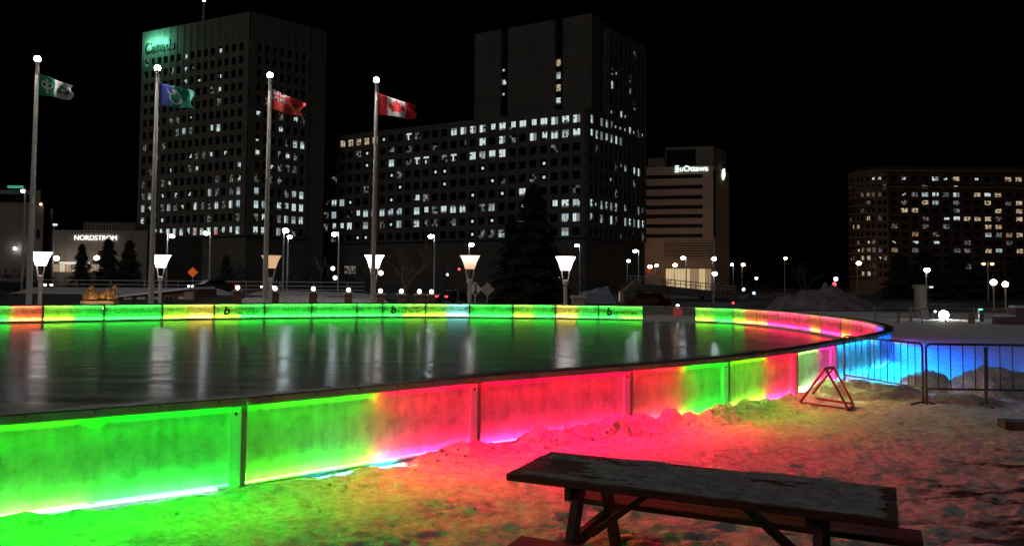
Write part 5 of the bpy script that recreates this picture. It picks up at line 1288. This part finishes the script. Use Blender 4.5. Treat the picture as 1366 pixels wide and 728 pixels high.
# ------------------------------------------------------------------ trees
def conifer(px, ptop, D, w, label, mat=needle, n=2600, group='spruces beyond the rink', base=0.05):
    t = at(px, ptop, D); g = gz(t.x, D); h = t.z - g; rnd = random.Random(int(px * 7))
    root = empty('spruce_tree', (t.x, D, g), 0, label, 'spruce', group)
    b = MB(); b.tube([(0, 0, -.1), (0, 0, h * .5), (0, 0, h * .97)], [h * .02, h * .012, .02], 7); b.build('trunk', bark, root)
    b = MB()
    for k in range(n):
        u = rnd.random() ** .75; zz = h * (base + (1 - base) * (1 - u)) if False else h * (1 - (1 - base) * u)
        tier = .72 + .28 * math.sin(u * h * 5.0); rad = w / 2 * (u * .95 + .03) * tier; a = rnd.random() * 2 * math.pi; r = rad * math.sqrt(rnd.random()) * (1 + .25 * math.sin(a * 5 + u * 20))
        c = Vector((r * math.cos(a), r * math.sin(a), zz - r * .35 + rnd.uniform(-.1, .1))); s = w * rnd.uniform(.03, .075)
        d1 = Vector((math.cos(a), math.sin(a), -.45)) * s * 1.5; d2 = Vector((-math.sin(a), math.cos(a), rnd.uniform(-.3, .3))) * s * .6
        o = len(b.v); b.v += [tuple(c - d2), tuple(c + d2), tuple(c + d1)]; b.f.append((o, o + 1, o + 2)); b.m.append(0)
    b.build('crown', mat, root)
conifer(110, 325, 105, 5, 'slim dark spruce before the store wall, leftmost of three')
conifer(145, 318, 105, 6.6, 'dark spruce before the store wall, middle of three')
conifer(173, 320, 105, 6.4, 'dark spruce beside the office tower, right of three')
conifer(712, 246, 86, 10.5, 'huge dark spruce in front of the office slab, behind the rightmost funnel lamp', leafdark, 7000, None)
conifer(682, 285, 92, 7, 'dark spruce half hidden at the left of the huge spruce', leafdark, 3500, None)
conifer(302, 340, 100, 4.2, 'small dark spruce right of the orange diamond sign', leafdark, 1500, None)
for px, pt, w, lab in ((1200, 338, 9, 'dark spruce below the rounded corner of the apartment block'), (1236, 331, 9, 'dark spruce behind the round concrete pillar'), (1276, 336, 10, 'dark spruce below the apartment block, above the floodlight'), (1305, 350, 8, 'dark spruce left of the triple orange lamp'), (1356, 345, 9, 'dark spruce at the right edge behind the globe lamps')):
    conifer(px, pt, 125, w, lab, leafdark, 2600, 'dark spruces before the apartment block')
def bare_tree(px, ptop, D, label, spread=.55, seed=0, depth=5, lean=0):
    t = at(px, ptop, D); g = gz(t.x, D); h = t.z - g; rnd = random.Random(seed)
    root = empty('bare_tree', (t.x, D, g), 0, label, 'bare tree', 'leafless trees beyond the rink')
    tr = MB(); br = MB()
    def grow(p, d, L, r, k, mbx):
        q_ = p + d * L; mid_ = (p + q_) / 2 + Vector((rnd.uniform(-1, 1), rnd.uniform(-1, 1), 0)) * L * .05
        mbx.tube([p, mid_, q_], [r, r * .85, r * .65], 5 if k > 2 else 4, cap=False)
        if k == 0: return
        for j in range(rnd.choice((2, 3)) if k < depth else 4):
            a = rnd.random() * 6.283; s = spread * rnd.uniform(.6, 1.3)
            nd = (d + Vector((math.cos(a), math.sin(a), rnd.uniform(-.1, .25))) * s).normalized()
            grow(p + (q_ - p) * rnd.uniform(.55, 1), nd, L * rnd.uniform(.6, .82), r * .58, k - 1, br)
    grow(Vector((0, 0, -.1)), Vector((lean, 0, 1)).normalized(), h * .30, h * .022, depth, tr)
    tr.build('trunk', bark, root); br.build('crown', bark, root)
bare_tree(543, 300, 60, 'leafless tree with a slim pale trunk among the lantern pillars', .6, 4)
bare_tree(612, 322, 66, 'low spreading leafless tree left of the warm funnel lamp', .85, 9)
bare_tree(430, 325, 95, 'leafless tree between the red ensign pole and the maple leaf pole', .6, 5)
bare_tree(268, 338, 94, 'leafless tree behind the orange diamond sign', .6, 12)
bare_tree(1076, 322, 66, 'large leafless tree on the dark snow heap', .6, 21)
bare_tree(892, 355, 118, 'small leafless tree before the lit lobby', .7, 31)
bare_tree(775, 345, 100, 'leafless tree right of the huge spruce', .7, 33)
# shrubs along the embankment
def shrub(px, pt, D, w, label, group):
    t = at(px, pt, D); g = gz(t.x, D); h = t.z - g; rnd = random.Random(int(px)); root = empty('shrub', (t.x, D, g), 0, label, 'shrub', group)
    b = MB()
    for k in range(5): b.tube([(0, 0, 0), (rnd.uniform(-.3, .3) * w, rnd.uniform(-.3, .3) * w, h * .7)], [.05, .02], 4)
    b.build('stem', bark, root); b = MB()
    for k in range(900):
        a = rnd.random() * 6.283; r = w / 2 * math.sqrt(rnd.random()); zz = h * (.1 + .9 * rnd.random() * (1 - .5 * (2 * r / w) ** 2)); c = Vector((r * math.cos(a), r * math.sin(a), zz)); s = rnd.uniform(.1, .25)
        o = len(b.v); b.v += [tuple(c + Vector((rnd.uniform(-s, s), rnd.uniform(-s, s), rnd.uniform(-s, s)))) for _ in range(3)]; b.f.append((o, o + 1, o + 2)); b.m.append(0)
    b.build('foliage', leafdark, root)
shrub(392, 352, 98, 5, 'dark rounded shrub below the bright street lamps', 'dark shrubs by the road')
shrub(315, 352, 98, 5, 'dark rounded shrub left of the red ensign flagpole', 'dark shrubs by the road')
shrub(28, 358, 96, 8, 'dark shrub above the car at the left edge', 'dark shrubs by the road')
shrub(470, 352, 98, 5, 'dark rounded shrub left of the maple leaf flagpole', 'dark shrubs by the road')
shrub(1000, 362, 120, 9, 'dark shrub mass right of the overpass', 'dark shrubs by the road')
# small far lights
for px, py, D, m_, r, lab in ((1009, 371, 150, bulb_dim, .32, 'small white light in the dark gap right of the overpass'), (992, 386, 140, bulb_dim, .28, 'small white light low in the dark gap'), (1115, 372, 200, blue_l, .55, 'blue-white string light on the dark corner left of the apartment block'), (1113, 379, 200, tail_r, .5, 'small red light below the blue-white one'),
                              (720, 344, 100, bulb_w, .24, 'white light on the trunk side of the huge dark spruce'), (746, 368, 90, bulb_dim, .2, 'white light left of the rightmost funnel lamp'), (444, 358, 92, bulb_dim, .25, 'upper of two white lights left of the maple leaf flagpole'), (447, 370.5, 90, bulb_dim, .25, 'lower of two white lights left of the maple leaf flagpole'),
                              (597, 366, 95, bulb_dim, .16, 'faint white light left of the warm funnel lamp'), (612.5, 359, 100, tail_r, .15, 'small red light left of the warm funnel lamp'), (508, 364, 92, bulb_soft, .28, 'warm light behind the maple leaf flagpole'), (1006, 391, 130, blue_l, .25, 'small bluish light in the dark gap'), (978, 404, 90, tail_r, .13, 'faint red light above the green board right of the overpass')):
    t = at(px, py, D); g = gz(t.x, D); root = empty('marker_light', (t.x, D, g), 0, lab, 'light', 'small lights in the distance'); h = t.z - g
    b = MB(); b.tube([(0, 0, -.05), (0, 0, h)], .05, 5); b.build('pole', black_m, root); b = MB(); b.ball((0, 0, h), r, 10); b.build('bulb', m_, root)
# yellow lit board behind the bare trees
t = at(467, 360, 100); root = empty('lit_panel', (t.x, 100, 0), 0, 'dim yellow lit panel among the shrubs left of the maple leaf flagpole', 'panel')
b = MB(); b.box((0, 0, t.z), (1.4, .15, 1.0)); b.build('panel', win_od, root); b = MB(); b.tube([(0, .1, 0), (0, .1, t.z)], .06, 6); b.build('post', black_m, root)
bpy.context.view_layer.update()
